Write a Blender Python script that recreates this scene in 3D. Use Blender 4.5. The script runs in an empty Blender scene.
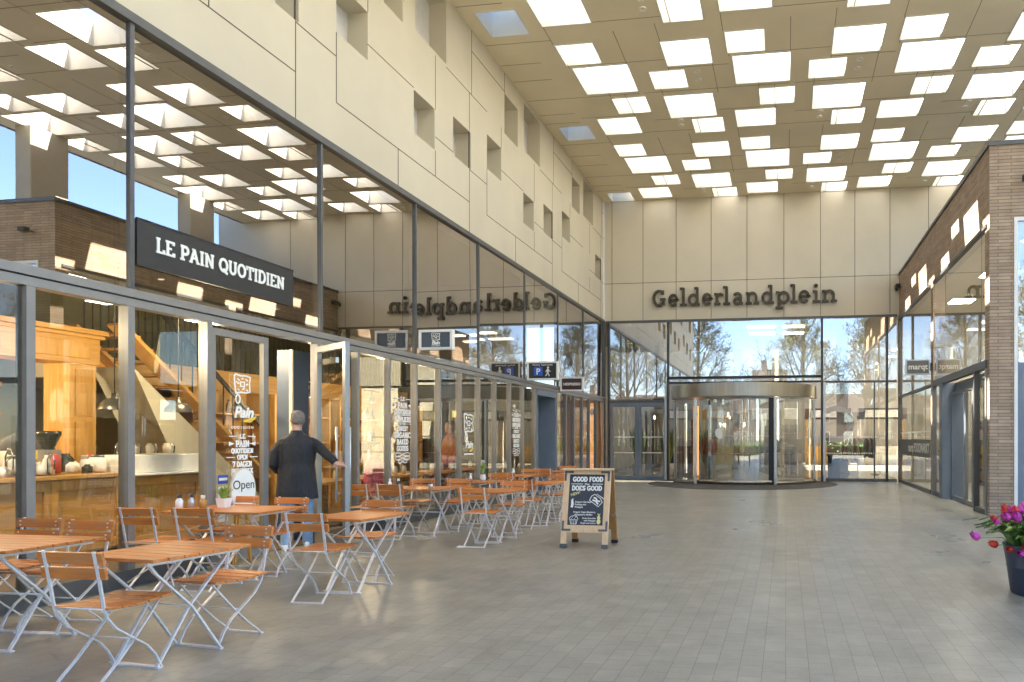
import bpy, bmesh, math, random
from mathutils import Vector, Matrix, Euler
random.seed(7)
C = bpy.context.scene.collection
PI = math.pi
sc = bpy.context.scene
# ------------------------------------------------------------------ measures (metres)
WL = -6.38      # left facade plane
BY = 24.35      # entrance facade plane
XR = 3.757      # right facade plane
HC = 9.835      # canopy soffit
ZT, ZM = 5.56, 2.86     # left glass top, transom
BR = 13.8       # front of the brick block

# ------------------------------------------------------------------ materials
def nodes(name):
    m = bpy.data.materials.new(name); m.use_nodes = True
    nt = m.node_tree; b = nt.nodes['Principled BSDF']
    return m, nt, b
def L(nt, a, b): nt.links.new(a, b)
def coords(nt, scale=(1,1,1), kind='Object'):
    tc = nt.nodes.new('ShaderNodeTexCoord'); mp = nt.nodes.new('ShaderNodeMapping')
    mp.inputs['Scale'].default_value = scale
    L(nt, tc.outputs[kind], mp.inputs['Vector']); return mp.outputs['Vector']
def noise(nt, vec, scale, detail=4, rough=.55):
    n = nt.nodes.new('ShaderNodeTexNoise'); n.inputs['Scale'].default_value = scale
    n.inputs['Detail'].default_value = detail; n.inputs['Roughness'].default_value = rough
    if vec: L(nt, vec, n.inputs['Vector'])
    return n.outputs['Fac']
def ramp(nt, fac, stops):
    r = nt.nodes.new('ShaderNodeValToRGB'); e = r.color_ramp.elements
    e[0].position, e[0].color = stops[0][0], (*stops[0][1], 1)
    e[1].position, e[1].color = stops[-1][0], (*stops[-1][1], 1)
    for p, c in stops[1:-1]:
        x = e.new(p); x.color = (*c, 1)
    L(nt, fac, r.inputs['Fac']); return r.outputs['Color']
def bump(nt, b, h, strength=.2, dist=.01):
    n = nt.nodes.new('ShaderNodeBump'); n.inputs['Strength'].default_value = strength
    n.inputs['Distance'].default_value = dist
    L(nt, h, n.inputs['Height']); L(nt, n.outputs['Normal'], b.inputs['Normal'])
def mul(c, f): return tuple(min(1, x*f) for x in c)
def mat(name, col, rough=.5, metal=0, var=.12, scale=6, bmp=0, spec=.5, coat=0, stretch=(1,1,1)):
    m, nt, b = nodes(name)
    v = coords(nt, stretch)
    f = noise(nt, v, scale)
    L(nt, ramp(nt, f, [(.3, mul(col, 1-var)), (.7, mul(col, 1+var))]), b.inputs['Base Color'])
    b.inputs['Roughness'].default_value = rough; b.inputs['Metallic'].default_value = metal
    b.inputs['Specular IOR Level'].default_value = spec
    b.inputs['Coat Weight'].default_value = coat
    if bmp: bump(nt, b, noise(nt, v, scale*6, 3), bmp, .004)
    return m
def wood(name, c1, c2, rough=.45, axis=0, rnd=.25, sc_=1):
    m, nt, b = nodes(name)
    s = [14*sc_]*3; s[axis] = 1.2*sc_
    v = coords(nt, s)
    f = noise(nt, v, 3.5, 6, .6)
    base = ramp(nt, f, [(.28, c1), (.5, tuple((a+b_)/2 for a, b_ in zip(c1, c2))), (.74, c2)])
    oi = nt.nodes.new('ShaderNodeObjectInfo')
    mr = nt.nodes.new('ShaderNodeMapRange'); mr.inputs['To Min'].default_value = 1-rnd; mr.inputs['To Max'].default_value = 1+rnd
    L(nt, oi.outputs['Random'], mr.inputs['Value'])
    mx = nt.nodes.new('ShaderNodeVectorMath'); mx.operation = 'SCALE'
    L(nt, base, mx.inputs[0]); L(nt, mr.outputs['Result'], mx.inputs['Scale'])
    L(nt, mx.outputs['Vector'], b.inputs['Base Color'])
    b.inputs['Roughness'].default_value = rough
    bump(nt, b, f, .15, .003)
    return m
def glass(name, tint, refl, rough=0.0, rcol=(1,1,1), wav=.0):
    """coated architectural glazing: clear tinted transmission plus a mirror coat that grows towards grazing angles"""
    m = bpy.data.materials.new(name); m.use_nodes = True; nt = m.node_tree
    nt.nodes.clear()
    out = nt.nodes.new('ShaderNodeOutputMaterial'); tr = nt.nodes.new('ShaderNodeBsdfTransparent')
    gl = nt.nodes.new('ShaderNodeBsdfGlossy'); mx = nt.nodes.new('ShaderNodeMixShader')
    fr = nt.nodes.new('ShaderNodeFresnel'); fr.inputs['IOR'].default_value = 1.52
    mr = nt.nodes.new('ShaderNodeMapRange'); mr.inputs['From Min'].default_value = 0.04; mr.inputs['From Max'].default_value = 1
    mr.inputs['To Min'].default_value = refl; mr.inputs['To Max'].default_value = 1
    tr.inputs['Color'].default_value = (*tint, 1); gl.inputs['Color'].default_value = (*rcol, 1)
    gl.inputs['Roughness'].default_value = rough
    if wav:
        v = coords(nt, (1,1,1)); n = noise(nt, v, .9, 1)
        bp = nt.nodes.new('ShaderNodeBump'); bp.inputs['Strength'].default_value = wav; bp.inputs['Distance'].default_value = .01
        L(nt, n, bp.inputs['Height']); L(nt, bp.outputs['Normal'], gl.inputs['Normal'])
    L(nt, fr.outputs['Fac'], mr.inputs['Value']); L(nt, mr.outputs['Result'], mx.inputs['Fac'])
    L(nt, tr.outputs['BSDF'], mx.inputs[1]); L(nt, gl.outputs['BSDF'], mx.inputs[2])
    L(nt, mx.outputs['Shader'], out.inputs['Surface'])
    return m
def emit(name, col, s):
    m, nt, b = nodes(name)
    b.inputs['Base Color'].default_value = (*col, 1)
    b.inputs['Emission Color'].default_value = (*col, 1); b.inputs['Emission Strength'].default_value = s
    return m
def brick(name, cols, w, h, mortar, mcol, axes='XZ', rough=.85, bmp=.5, off=.5):
    m, nt, b = nodes(name)
    tc = nt.nodes.new('ShaderNodeTexCoord'); sp = nt.nodes.new('ShaderNodeSeparateXYZ'); cb = nt.nodes.new('ShaderNodeCombineXYZ')
    L(nt, tc.outputs['Object'], sp.inputs[0])
    if axes == 'XYZ':       # wraps round corners: x+y runs along either face
        ad = nt.nodes.new('ShaderNodeMath'); L(nt, sp.outputs['X'], ad.inputs[0]); L(nt, sp.outputs['Y'], ad.inputs[1])
        L(nt, ad.outputs[0], cb.inputs['X']); L(nt, sp.outputs['Z'], cb.inputs['Y'])
    else:
        L(nt, sp.outputs[axes[0]], cb.inputs['X']); L(nt, sp.outputs[axes[1]], cb.inputs['Y'])
    br = nt.nodes.new('ShaderNodeTexBrick'); L(nt, cb.outputs[0], br.inputs['Vector'])
    br.inputs['Scale'].default_value = 1; br.inputs['Brick Width'].default_value = w; br.inputs['Row Height'].default_value = h
    br.inputs['Mortar Size'].default_value = mortar; br.inputs['Mortar Smooth'].default_value = .3; br.offset = off
    br.inputs['Color1'].default_value = (*cols[0], 1); br.inputs['Color2'].default_value = (*cols[1], 1); br.inputs['Mortar'].default_value = (*mcol, 1)
    n = noise(nt, cb.outputs[0], 3.2, 8, .65)
    mr = nt.nodes.new('ShaderNodeMapRange'); mr.inputs['From Min'].default_value = .25; mr.inputs['From Max'].default_value = .75
    mr.inputs['To Min'].default_value = .78; mr.inputs['To Max'].default_value = 1.2
    L(nt, n, mr.inputs['Value'])
    vm = nt.nodes.new('ShaderNodeVectorMath'); vm.operation = 'SCALE'
    L(nt, br.outputs['Color'], vm.inputs[0]); L(nt, mr.outputs['Result'], vm.inputs['Scale'])
    L(nt, vm.outputs['Vector'], b.inputs['Base Color'])
    b.inputs['Roughness'].default_value = rough
    iv = nt.nodes.new('ShaderNodeMath'); iv.operation = 'SUBTRACT'; iv.inputs[0].default_value = 1; L(nt, br.outputs['Fac'], iv.inputs[1])
    bump(nt, b, iv.outputs[0], bmp, .006)
    return m, nt, b

M = {}
M['clad'] = mat('cream_cladding', (.555,.50,.39), .42, 0, .06, .7)
M['clad_b'] = mat('cream_cladding_entrance', (.585,.53,.425), .45, 0, .05, .6)
M['soffit'] = mat('tan_soffit_panel', (.79,.70,.52), .45, 0, .07, .5)
M['seam'] = mat('dark_joint', (.09,.08,.06), .8)
M['seam_s'] = mat('soffit_joint', (.26,.21,.13), .8)
M['white'] = mat('white_paint', (.82,.82,.79), .5, 0, .03)
M['well'] = mat('skylight_lining', (.72,.695,.62), .6, 0, .02)
m_ = bpy.data.materials.new('frosted_rooflight'); m_.use_nodes = True; nt = m_.node_tree; nt.nodes.clear()
o_ = nt.nodes.new('ShaderNodeOutputMaterial'); t_ = nt.nodes.new('ShaderNodeBsdfTransparent'); l_ = nt.nodes.new('ShaderNodeBsdfTranslucent'); x_ = nt.nodes.new('ShaderNodeMixShader')
l_.inputs['Color'].default_value = (.92,.90,.84,1); x_.inputs['Fac'].default_value = .13; t_.inputs['Color'].default_value = (.97,.96,.93,1)
L(nt, t_.outputs[0], x_.inputs[1]); L(nt, l_.outputs[0], x_.inputs[2]); L(nt, x_.outputs[0], o_.inputs[0]); M['frost'] = m_
M['recess'] = mat('recess_panel', (.56,.54,.53), .35, 0, .05)
M['alu'] = mat('grey_aluminium', (.25,.245,.235), .38, .3, .06, 8)
M['alu_d'] = mat('dark_grey_aluminium', (.10,.102,.104), .4, .3, .08, 8)
M['frame_d'] = mat('anthracite_frame', (.045,.047,.05), .4, .2, .08, 8)
M['alu_l'] = mat('silver_aluminium', (.55,.55,.54), .3, .6, .05, 8)
M['blue'] = mat('blue_grey_paint', (.165,.20,.25), .45, .1, .06, 5)
M['navy'] = mat('navy_panel', (.05,.075,.11), .5, 0, .1, 5)
M['steel'] = mat('stainless_steel', (.36,.335,.285), .36, 1, .10, 9, 0, .5, 0, (1,1,.03))
M['galv'] = mat('galvanised_steel', (.76,.74,.73), .42, .25, .1, 30)
M['black'] = mat('black_metal', (.02,.02,.022), .45, .2, .1)
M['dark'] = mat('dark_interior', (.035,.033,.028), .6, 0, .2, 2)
M['bronze'] = mat('dark_bronze_letters', (.055,.045,.03), .45, .3, .1)
M['gl_up'] = glass('coated_glass', (.68,.66,.52), .48, 0, (1,.95,.93), .03)
M['gl_low'] = glass('shopfront_glass', (.90,.88,.77), .23, 0, (1,1,.97), .03)
M['gl_cafe'] = glass('cafe_front_glass', (.93,.91,.82), .12, 0, (1,1,.97), .03)
M['gl_back'] = glass('entrance_glass_upper', (.74,.72,.62), .40, 0, (1,.97,.95), .03)
M['gl_door'] = glass('entrance_glass_lower', (.9,.9,.82), .24, 0, (1,1,.98), .04)
M['gl_cl'] = glass('clear_glass', (.95,.96,.94), .08)
M['teak'] = wood('orange_teak', (.44,.125,.022), (.72,.26,.055), .40, 0, .20)
nt = M['teak'].node_tree; b = nt.nodes['Principled BSDF']; old = b.inputs['Base Color'].links[0].from_socket
mx = nt.nodes.new('ShaderNodeMix'); mx.data_type = 'RGBA'; mx.inputs[7].default_value = (.40,.215,.105,1)
mr = nt.nodes.new('ShaderNodeMapRange'); mr.inputs['From Min'].default_value = .45; mr.inputs['From Max'].default_value = .72; mr.inputs['To Max'].default_value = .75
oi = nt.nodes.new('ShaderNodeObjectInfo'); cx_ = nt.nodes.new('ShaderNodeTexNoise'); cx_.noise_dimensions = '4D'; cx_.inputs['Scale'].default_value = 5; cx_.inputs['Detail'].default_value = 5
w4 = nt.nodes.new('ShaderNodeMath'); w4.operation = 'MULTIPLY'; w4.inputs[1].default_value = 40
L(nt, oi.outputs['Random'], w4.inputs[0]); L(nt, w4.outputs[0], cx_.inputs['W']); L(nt, coords(nt, (1,5,5)), cx_.inputs['Vector'])
L(nt, cx_.outputs['Fac'], mr.inputs['Value']); L(nt, mr.outputs['Result'], mx.inputs[0]); L(nt, old, mx.inputs[6]); L(nt, mx.outputs[2], b.inputs['Base Color'])
M['oak'] = wood('honey_oak', (.47,.235,.045), (.66,.37,.10), .42, 1, .08, .5)
M['oak_v'] = wood('honey_oak_upright', (.44,.22,.045), (.64,.36,.10), .42, 2, .10, .5)
M['pine'] = wood('pale_pine', (.62,.42,.23), (.78,.57,.36), .5, 2, .08)
M['pine_d'] = wood('dark_orange_pine', (.33,.16,.05), (.46,.25,.09), .5, 2, .08)  # darker, more orange pine for the rear frame and panel
M['slate'] = mat('chalkboard', (.035,.042,.058), .55, 0, .25, 9)
M['chalk'] = mat('white_chalk', (.80,.80,.76), .9, 0, .08, 60)
M['chalk_y'] = mat('yellow_chalk', (.75,.72,.30), .9, 0, .1, 60)
M['vinyl'] = mat('white_vinyl', (.86,.86,.82), .6, 0, .03)
M['yellow'] = mat('yellow_vinyl', (.85,.60,.08), .6)
M['signblack'] = mat('sign_black', (.024,.024,.024), .5)
M['signgrey'] = mat('sign_grey', (.16,.155,.145), .45)
M['signbrown'] = mat('sign_brown', (.055,.02,.016), .4)
M['pblue'] = mat('parking_blue', (.03,.12,.55), .4)
M['floor_in'] = mat('cafe_floor', (.16,.11,.065), .4, 0, .2, 3)
M['tile_in'] = mat('mall_floor', (.36,.34,.29), .16, 0, .08, 2)
M['plaster'] = mat('cream_plaster', (.62,.56,.40), .8, 0, .05, 2)
M['olive'] = mat('dimmed_olive_wall', (.10,.085,.035), .8, 0, .2, 2)  # wall colour taken dark so the upper level looks dim, shade put into colour
M['hallwall'] = mat('hall_grey_beige', (.36,.32,.24), .7, 0, .1, 1)
M['plaster_y'] = mat('ochre_plaster', (.50,.40,.17), .8, 0, .08, 2)
M['leaf'] = mat('leaf_green', (.10,.21,.045), .5, 0, .4, 14)
M['leaf_l'] = mat('fresh_green', (.24,.38,.07), .5, 0, .3, 14)
M['leaf_s'] = mat('spring_leaves', (.13,.15,.035), .6, 0, .4, 3)
M['bark'] = mat('bark', (.06,.047,.035), .9, 0, .3, 12, .4)
M['pot'] = mat('navy_glazed_pot', (.028,.045,.085), .38, 0, .18, 5, .15)
M['ceramic'] = mat('white_ceramic', (.82,.82,.80), .3, 0, .02)
M['red'] = mat('red_petal', (.70,.055,.03), .5, 0, .25, 20)
M['purple'] = mat('purple_petal', (.62,.06,.38), .5, 0, .25, 20)
M['soil'] = mat('soil', (.05,.035,.025), .95, 0, .3, 30)
M['skin'] = mat('skin', (.58,.33,.235), .5, 0, .06, 10)
M['hair'] = mat('grey_hair', (.20,.175,.15), .8, 0, .4, 60, .5)
M['coat'] = mat('charcoal_coat', (.013,.014,.018), .7, 0, .25, 30, .2)
def folds(m, sc_, st, dist, stretch=(1,1,.35)):
    nt = m.node_tree; b = nt.nodes['Principled BSDF']; v = coords(nt, stretch); n = noise(nt, v, sc_, 5, .6); bump(nt, b, n, st, dist); return m
folds(M['coat'], 9, .9, .05); b_ = M['coat'].node_tree.nodes['Principled BSDF']; b_.inputs['Sheen Weight'].default_value = .08
M['denim'] = mat('light_blue_denim', (.22,.34,.53), .8, 0, .22, 9, .2)
folds(M['denim'], 12, .8, .03)
folds(M['hair'], 60, 1, .02, (1,1,.4))
M['shoe'] = mat('white_leather', (.78,.78,.75), .5)
M['pink'] = mat('pink_cloth', (.62,.06,.16), .8)
M['orange'] = mat('orange_cloth', (.85,.19,.03), .8)
M['cream'] = mat('cream_cloth', (.68,.62,.5), .8)
M['rust'] = mat('rust_cloth', (.42,.12,.035), .8)
M['rubber'] = mat('black_rubber', (.022,.022,.022), .8, 0, .2, 20)
M['matt'] = mat('entrance_mat', (.085,.08,.07), .9, 0, .25, 40, .3)
M['amber'] = emit('amber_light_panel', (1,.42,.13), .13)
M['lamp'] = emit('warm_lamp', (1,.80,.50), 6)
M['panel_g'] = emit('grocery_fill_light', (1,.96,.88), 13)  # glow of the lamps added to brighten the brick shop
M['panel_l'] = emit('white_ceiling_lamp', (1,.97,.9), 1.0)
M['house'], *_ = brick('row_house_brick', [(.17,.115,.085),(.21,.15,.11)], .22, .065, .008, (.35,.32,.28), 'XYZ')
M['tiles'] = mat('roof_tiles', (.07,.055,.05), .8, 0, .2, 4)
M['brick'], *_ = brick('long_tan_brick', [(.47,.345,.24),(.35,.25,.168)], .46, .062, .008, (.20,.165,.125), 'XYZ', .85, .7)
M['cols'] = mat('beige_column', (.50,.44,.34), .6, 0, .05, 2)
M['red_box'] = mat('red_tin', (.45,.05,.04), .4)
M['bottle_g'] = mat('green_glass', (.09,.16,.06), .15, 0, .2, 4)
M['bottle_d'] = mat('dark_glass', (.03,.035,.02), .12, 0, .2, 4)
M['copper'] = mat('dull_pewter', (.16,.15,.12), .3, .8, .1)

# paving: small clinkers, each stone its own tone, worn, stained and polished
M['pave'], nt, b = brick('grey_paving', [(.325,.305,.245),(.28,.262,.21)], .21, .145, .0025, (.15,.14,.112), 'YX', .5, .22)
v = coords(nt); n1 = noise(nt, v, .7, 3, .5)
mr = nt.nodes.new('ShaderNodeMapRange'); mr.inputs['From Min'].default_value = .3; mr.inputs['From Max'].default_value = .7
mr.inputs['To Min'].default_value = .27; mr.inputs['To Max'].default_value = .37
L(nt, n1, mr.inputs['Value']); L(nt, mr.outputs['Result'], b.inputs['Roughness'])
b.inputs['Specular IOR Level'].default_value = .55
def overlay(fac, col):
    old = b.inputs['Base Color'].links[0].from_socket
    mx = nt.nodes.new('ShaderNodeMix'); mx.data_type = 'RGBA'; mx.inputs[7].default_value = (*col, 1)
    L(nt, fac, mx.inputs[0]); L(nt, old, mx.inputs[6]); L(nt, mx.outputs[2], b.inputs['Base Color'])
def mask(scale, lo, hi, k, detail=3, st=(1,1,1)):
    f = noise(nt, coords(nt, st), scale, detail, .6)
    m_ = nt.nodes.new('ShaderNodeMapRange'); m_.inputs['From Min'].default_value = lo; m_.inputs['From Max'].default_value = hi
    m_.inputs['To Max'].default_value = k; m_.clamp = True; L(nt, f, m_.inputs['Value']); return m_.outputs['Result']
overlay(mask(70, .58, .75, .5, 2), (.50,.47,.40))          # light grit
overlay(mask(110, .62, .74, .6, 2), (.10,.09,.075))        # dark grit
overlay(mask(.45, .45, .80, .24, 4), (.20,.18,.145))       # broad grime
overlay(mask(1.3, .50, .85, .16, 4, (1,.6,1)), (.17,.155,.125))   # faint scuffs
M['ground'] = mat('asphalt_and_earth', (.10,.10,.09), .9, 0, .2, .4)
M['road'] = mat('asphalt', (.055,.055,.055), .85, 0, .2, 3)
M['grass'] = mat('lawn', (.07,.13,.03), .9, 0, .4, 8)

# ------------------------------------------------------------------ mesh helpers
class MB:
    def __init__(s): s.v, s.f, s.m, s.sm = [], [], [], []
    def add(s, vs, fs, mi=0, smooth=False):
        o = len(s.v); s.v += [tuple(x) for x in vs]
        for f in fs: s.f.append([i+o for i in f]); s.m.append(mi); s.sm.append(smooth)
        return s
    def box(s, x0, x1, y0, y1, z0, z1, mi=0, T=None):
        vs = [Vector((x, y, z)) for z in (z0, z1) for y in (y0, y1) for x in (x0, x1)]
        if T: vs = [T @ q for q in vs]
        return s.add(vs, [(0,2,3,1),(4,5,7,6),(0,1,5,4),(2,6,7,3),(0,4,6,2),(1,3,7,5)], mi)
    def quad(s, a, b_, c, d, mi=0): return s.add([a, b_, c, d], [(0,1,2,3)], mi)
    def rbox(s, c, d, r, seg=3, mi=0):
        """box with rounded vertical corners"""
        pts = []
        for sx, sy, a0 in ((1,1,0),(-1,1,90),(-1,-1,180),(1,-1,270)):
            for k in range(seg+1):
                a = math.radians(a0+90*k/seg)
                pts.append((c[0]+sx*(d[0]/2-r)+r*math.cos(a), c[1]+sy*(d[1]/2-r)+r*math.sin(a)))
        n = len(pts); z0, z1 = c[2]-d[2]/2, c[2]+d[2]/2
        vs = [(x, y, z) for z in (z0, z1) for x, y in pts]
        return s.add(vs, [tuple(range(n))[::-1], tuple(range(n, 2*n))] + [(i, (i+1)%n, n+(i+1)%n, n+i) for i in range(n)], mi)
    def bar(s, p, q, w, h, up=(0,0,1), mi=0):
        p, q = Vector(p), Vector(q); d = (q-p).normalized(); u = Vector(up)
        x = d.cross(u)
        if x.length < 1e-4: x = d.cross(Vector((1,0,0)))
        x.normalize(); y = x.cross(d)
        vs = [P + x*a*w/2 + y*b_*h/2 for P in (p, q) for a, b_ in ((-1,-1),(1,-1),(1,1),(-1,1))]
        return s.add(vs, [(3,2,1,0),(4,5,6,7),(0,1,5,4),(1,2,6,5),(2,3,7,6),(3,0,4,7)], mi)
    def sweep(s, pts, w, h, side=(1,0,0), mi=0, smooth=False):
        """flat strip swept along pts; w along `side`, h across"""
        pts = [Vector(p) for p in pts]; sd = Vector(side).normalized(); rings = []
        for i, p in enumerate(pts):
            t = (pts[min(i+1, len(pts)-1)]-pts[max(i-1, 0)]).normalized(); n = t.cross(sd).normalized()
            rings += [p+sd*a*w/2+n*b_*h/2 for a, b_ in ((-1,-1),(1,-1),(1,1),(-1,1))]
        fs = [(3,2,1,0), tuple(len(rings)-4+k for k in range(4))]
        for i in range(len(pts)-1):
            for k in range(4): fs.append((4*i+k, 4*i+(k+1)%4, 4*i+4+(k+1)%4, 4*i+4+k))
        return s.add(rings, fs, mi, smooth)
    def tube(s, pts, r, n=8, mi=0, cap=True):
        pts = [Vector(p) for p in pts]; rs = r if isinstance(r, (list, tuple)) else [r]*len(pts)
        vs = []; ref = None
        for i, p in enumerate(pts):
            t = (pts[min(i+1, len(pts)-1)]-pts[max(i-1, 0)]).normalized()
            if ref is None: ref = t.orthogonal().normalized()
            ref = (ref-t*ref.dot(t)).normalized(); q = t.cross(ref)
            vs += [p+(ref*math.cos(2*PI*k/n)+q*math.sin(2*PI*k/n))*rs[i] for k in range(n)]
        fs = [(n*i+k, n*i+(k+1)%n, n*i+n+(k+1)%n, n*i+n+k) for i in range(len(pts)-1) for k in range(n)]
        if cap: fs += [tuple(range(n))[::-1], tuple(len(vs)-n+k for k in range(n))]
        return s.add(vs, fs, mi, True)
    def lathe(s, prof, c=(0,0,0), n=20, mi=0, smooth=True, a0=0, a1=2*PI):
        full = abs(a1-a0-2*PI) < 1e-6; m = n if full else n+1
        vs = [(c[0]+r*math.cos(a0+(a1-a0)*k/n), c[1]+r*math.sin(a0+(a1-a0)*k/n), c[2]+z) for r, z in prof for k in range(m)]
        fs = []
        for i in range(len(prof)-1):
            for k in range(n): fs.append((m*i+k, m*i+(k+1)%m, m*i+m+(k+1)%m, m*i+m+k))
        return s.add(vs, fs, mi, smooth)
    def loft(s, rings, n=16, mi=0, cap=True):
        """rings: (centre, rx, ry[, yaw])"""
        vs = []
        for r in rings:
            c, rx, ry = r[:3]; yw = r[3] if len(r) > 3 else 0
            for k in range(n):
                a = 2*PI*k/n; x, y = rx*math.cos(a), ry*math.sin(a)
                vs.append((c[0]+x*math.cos(yw)-y*math.sin(yw), c[1]+x*math.sin(yw)+y*math.cos(yw), c[2]))
        fs = [(n*i+k, n*i+(k+1)%n, n*i+n+(k+1)%n, n*i+n+k) for i in range(len(rings)-1) for k in range(n)]
        if cap: fs += [tuple(range(n))[::-1], tuple(len(vs)-n+k for k in range(n))]
        return s.add(vs, fs, mi, True)
    def ribbon(s, pts, w, T, depth=.004, z=0, closed=False, mi=0):
        """flat stroke in local xy, extruded along local z and put in place by T"""
        P = [Vector((p[0], p[1])) for p in pts]; n = len(P); lo, hi = [], []
        for i in range(n):
            a = P[(i-1) % n] if (closed or i > 0) else None; b_ = P[(i+1) % n] if (closed or i < n-1) else None
            d1 = (P[i]-a).normalized() if a is not None else None; d2 = (b_-P[i]).normalized() if b_ is not None else None
            d1 = d1 or d2; d2 = d2 or d1
            n1, n2 = Vector((-d1.y, d1.x)), Vector((-d2.y, d2.x)); mm = n1+n2
            if mm.length < .2: mm = n1
            else: mm = mm.normalized()/max(.5, mm.normalized().dot(n1))
            ww = w[i] if isinstance(w, (list, tuple)) else w
            lo.append(P[i]-mm*ww/2); hi.append(P[i]+mm*ww/2)
        vs = []
        for k in range(n):
            for q in (lo[k], hi[k]):
                for zz in (z, z+depth): vs.append(T @ Vector((q.x, q.y, zz)))
        fs = []
        for k in range(n if closed else n-1):
            a, b_ = 4*k, 4*((k+1) % n)
            fs += [(a+1, b_+1, b_+3, a+3), (a, a+2, b_+2, b_), (a, b_, b_+1, a+1), (a+2, a+3, b_+3, b_+2)]
        if not closed: fs += [(0,1,3,2), (4*n-4, 4*n-2, 4*n-1, 4*n-3)]
        return s.add(vs, fs, mi)
    def disc(s, T, rx, ry, depth=.004, n=32, mi=0, z=0):
        vs = [T @ Vector((rx*math.cos(2*PI*k/n), ry*math.sin(2*PI*k/n), zz)) for zz in (z, z+depth) for k in range(n)]
        return s.add(vs, [tuple(range(n))[::-1], tuple(range(n, 2*n))]+[(k, (k+1)%n, n+(k+1)%n, n+k) for k in range(n)], mi)
    def poly(s, pts, T, depth=.004, mi=0, z=0):
        n = len(pts)
        vs = [T @ Vector((x, y, zz)) for zz in (z, z+depth) for x, y in pts]
        return s.add(vs, [tuple(range(n))[::-1], tuple(range(n, 2*n))]+[(k, (k+1)%n, n+(k+1)%n, n+k) for k in range(n)], mi)
    def build(s, name, mats, parent=None, loc=(0,0,0), bevel=0, sub=0, fix=False):
        me = bpy.data.meshes.new(name); me.from_pydata(s.v, [], s.f)
        for m in (mats if isinstance(mats, (list, tuple)) else [mats]): me.materials.append(m)
        me.polygons.foreach_set('material_index', s.m); me.polygons.foreach_set('use_smooth', s.sm)
        me.update()
        if fix:
            bm = bmesh.new(); bm.from_mesh(me); bmesh.ops.recalc_face_normals(bm, faces=bm.faces); bm.to_mesh(me); bm.free()
        o = bpy.data.objects.new(name, me); C.objects.link(o); o.location = loc
        if parent is not None: o.parent = parent
        if bevel:
            md = o.modifiers.new('bevel', 'BEVEL'); md.width = bevel; md.segments = 2; md.limit_method = 'ANGLE'; md.angle_limit = .6
        if sub:
            md = o.modifiers.new('sub', 'SUBSURF'); md.levels = sub; md.render_levels = sub
        return o
def tag(o, label, cat, group=None):
    o['label'] = label; o['category'] = cat
    if group: o['group'] = group
    return o
def thing(name, label, cat, loc=(0,0,0), rz=0, group=None):
    o = bpy.data.objects.new(name, None); C.objects.link(o); o.empty_display_size = .2
    o.location = loc; o.rotation_euler = (0, 0, rz); return tag(o, label, cat, group)
def struct(o, kind='structure'): o['kind'] = kind; return o
def dup(root, loc, rz, label, group=None, name=None):
    r = root.copy(); C.objects.link(r); r.location = loc; r.rotation_euler = (0, 0, rz); r['label'] = label
    if name: r.name = name
    if group: r['group'] = group
    for ch in list(root.children):
        c = ch.copy(); C.objects.link(c); c.parent = r
        for g in list(ch.children):
            d = g.copy(); C.objects.link(d); d.parent = c
    return r
def frame_T(origin, facing):
    """local x = reading direction, local y = up, local z = out of the surface"""
    ax = {'+x': ((0,1,0),(0,0,1),(1,0,0)), '-y': ((1,0,0),(0,0,1),(0,-1,0)), '-x': ((0,-1,0),(0,0,1),(-1,0,0))}[facing]
    m = Matrix.Identity(4)
    for i, a in enumerate(ax):
        for j in range(3): m[j][i] = a[j]
    m.translation = Vector(origin); return m
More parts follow.
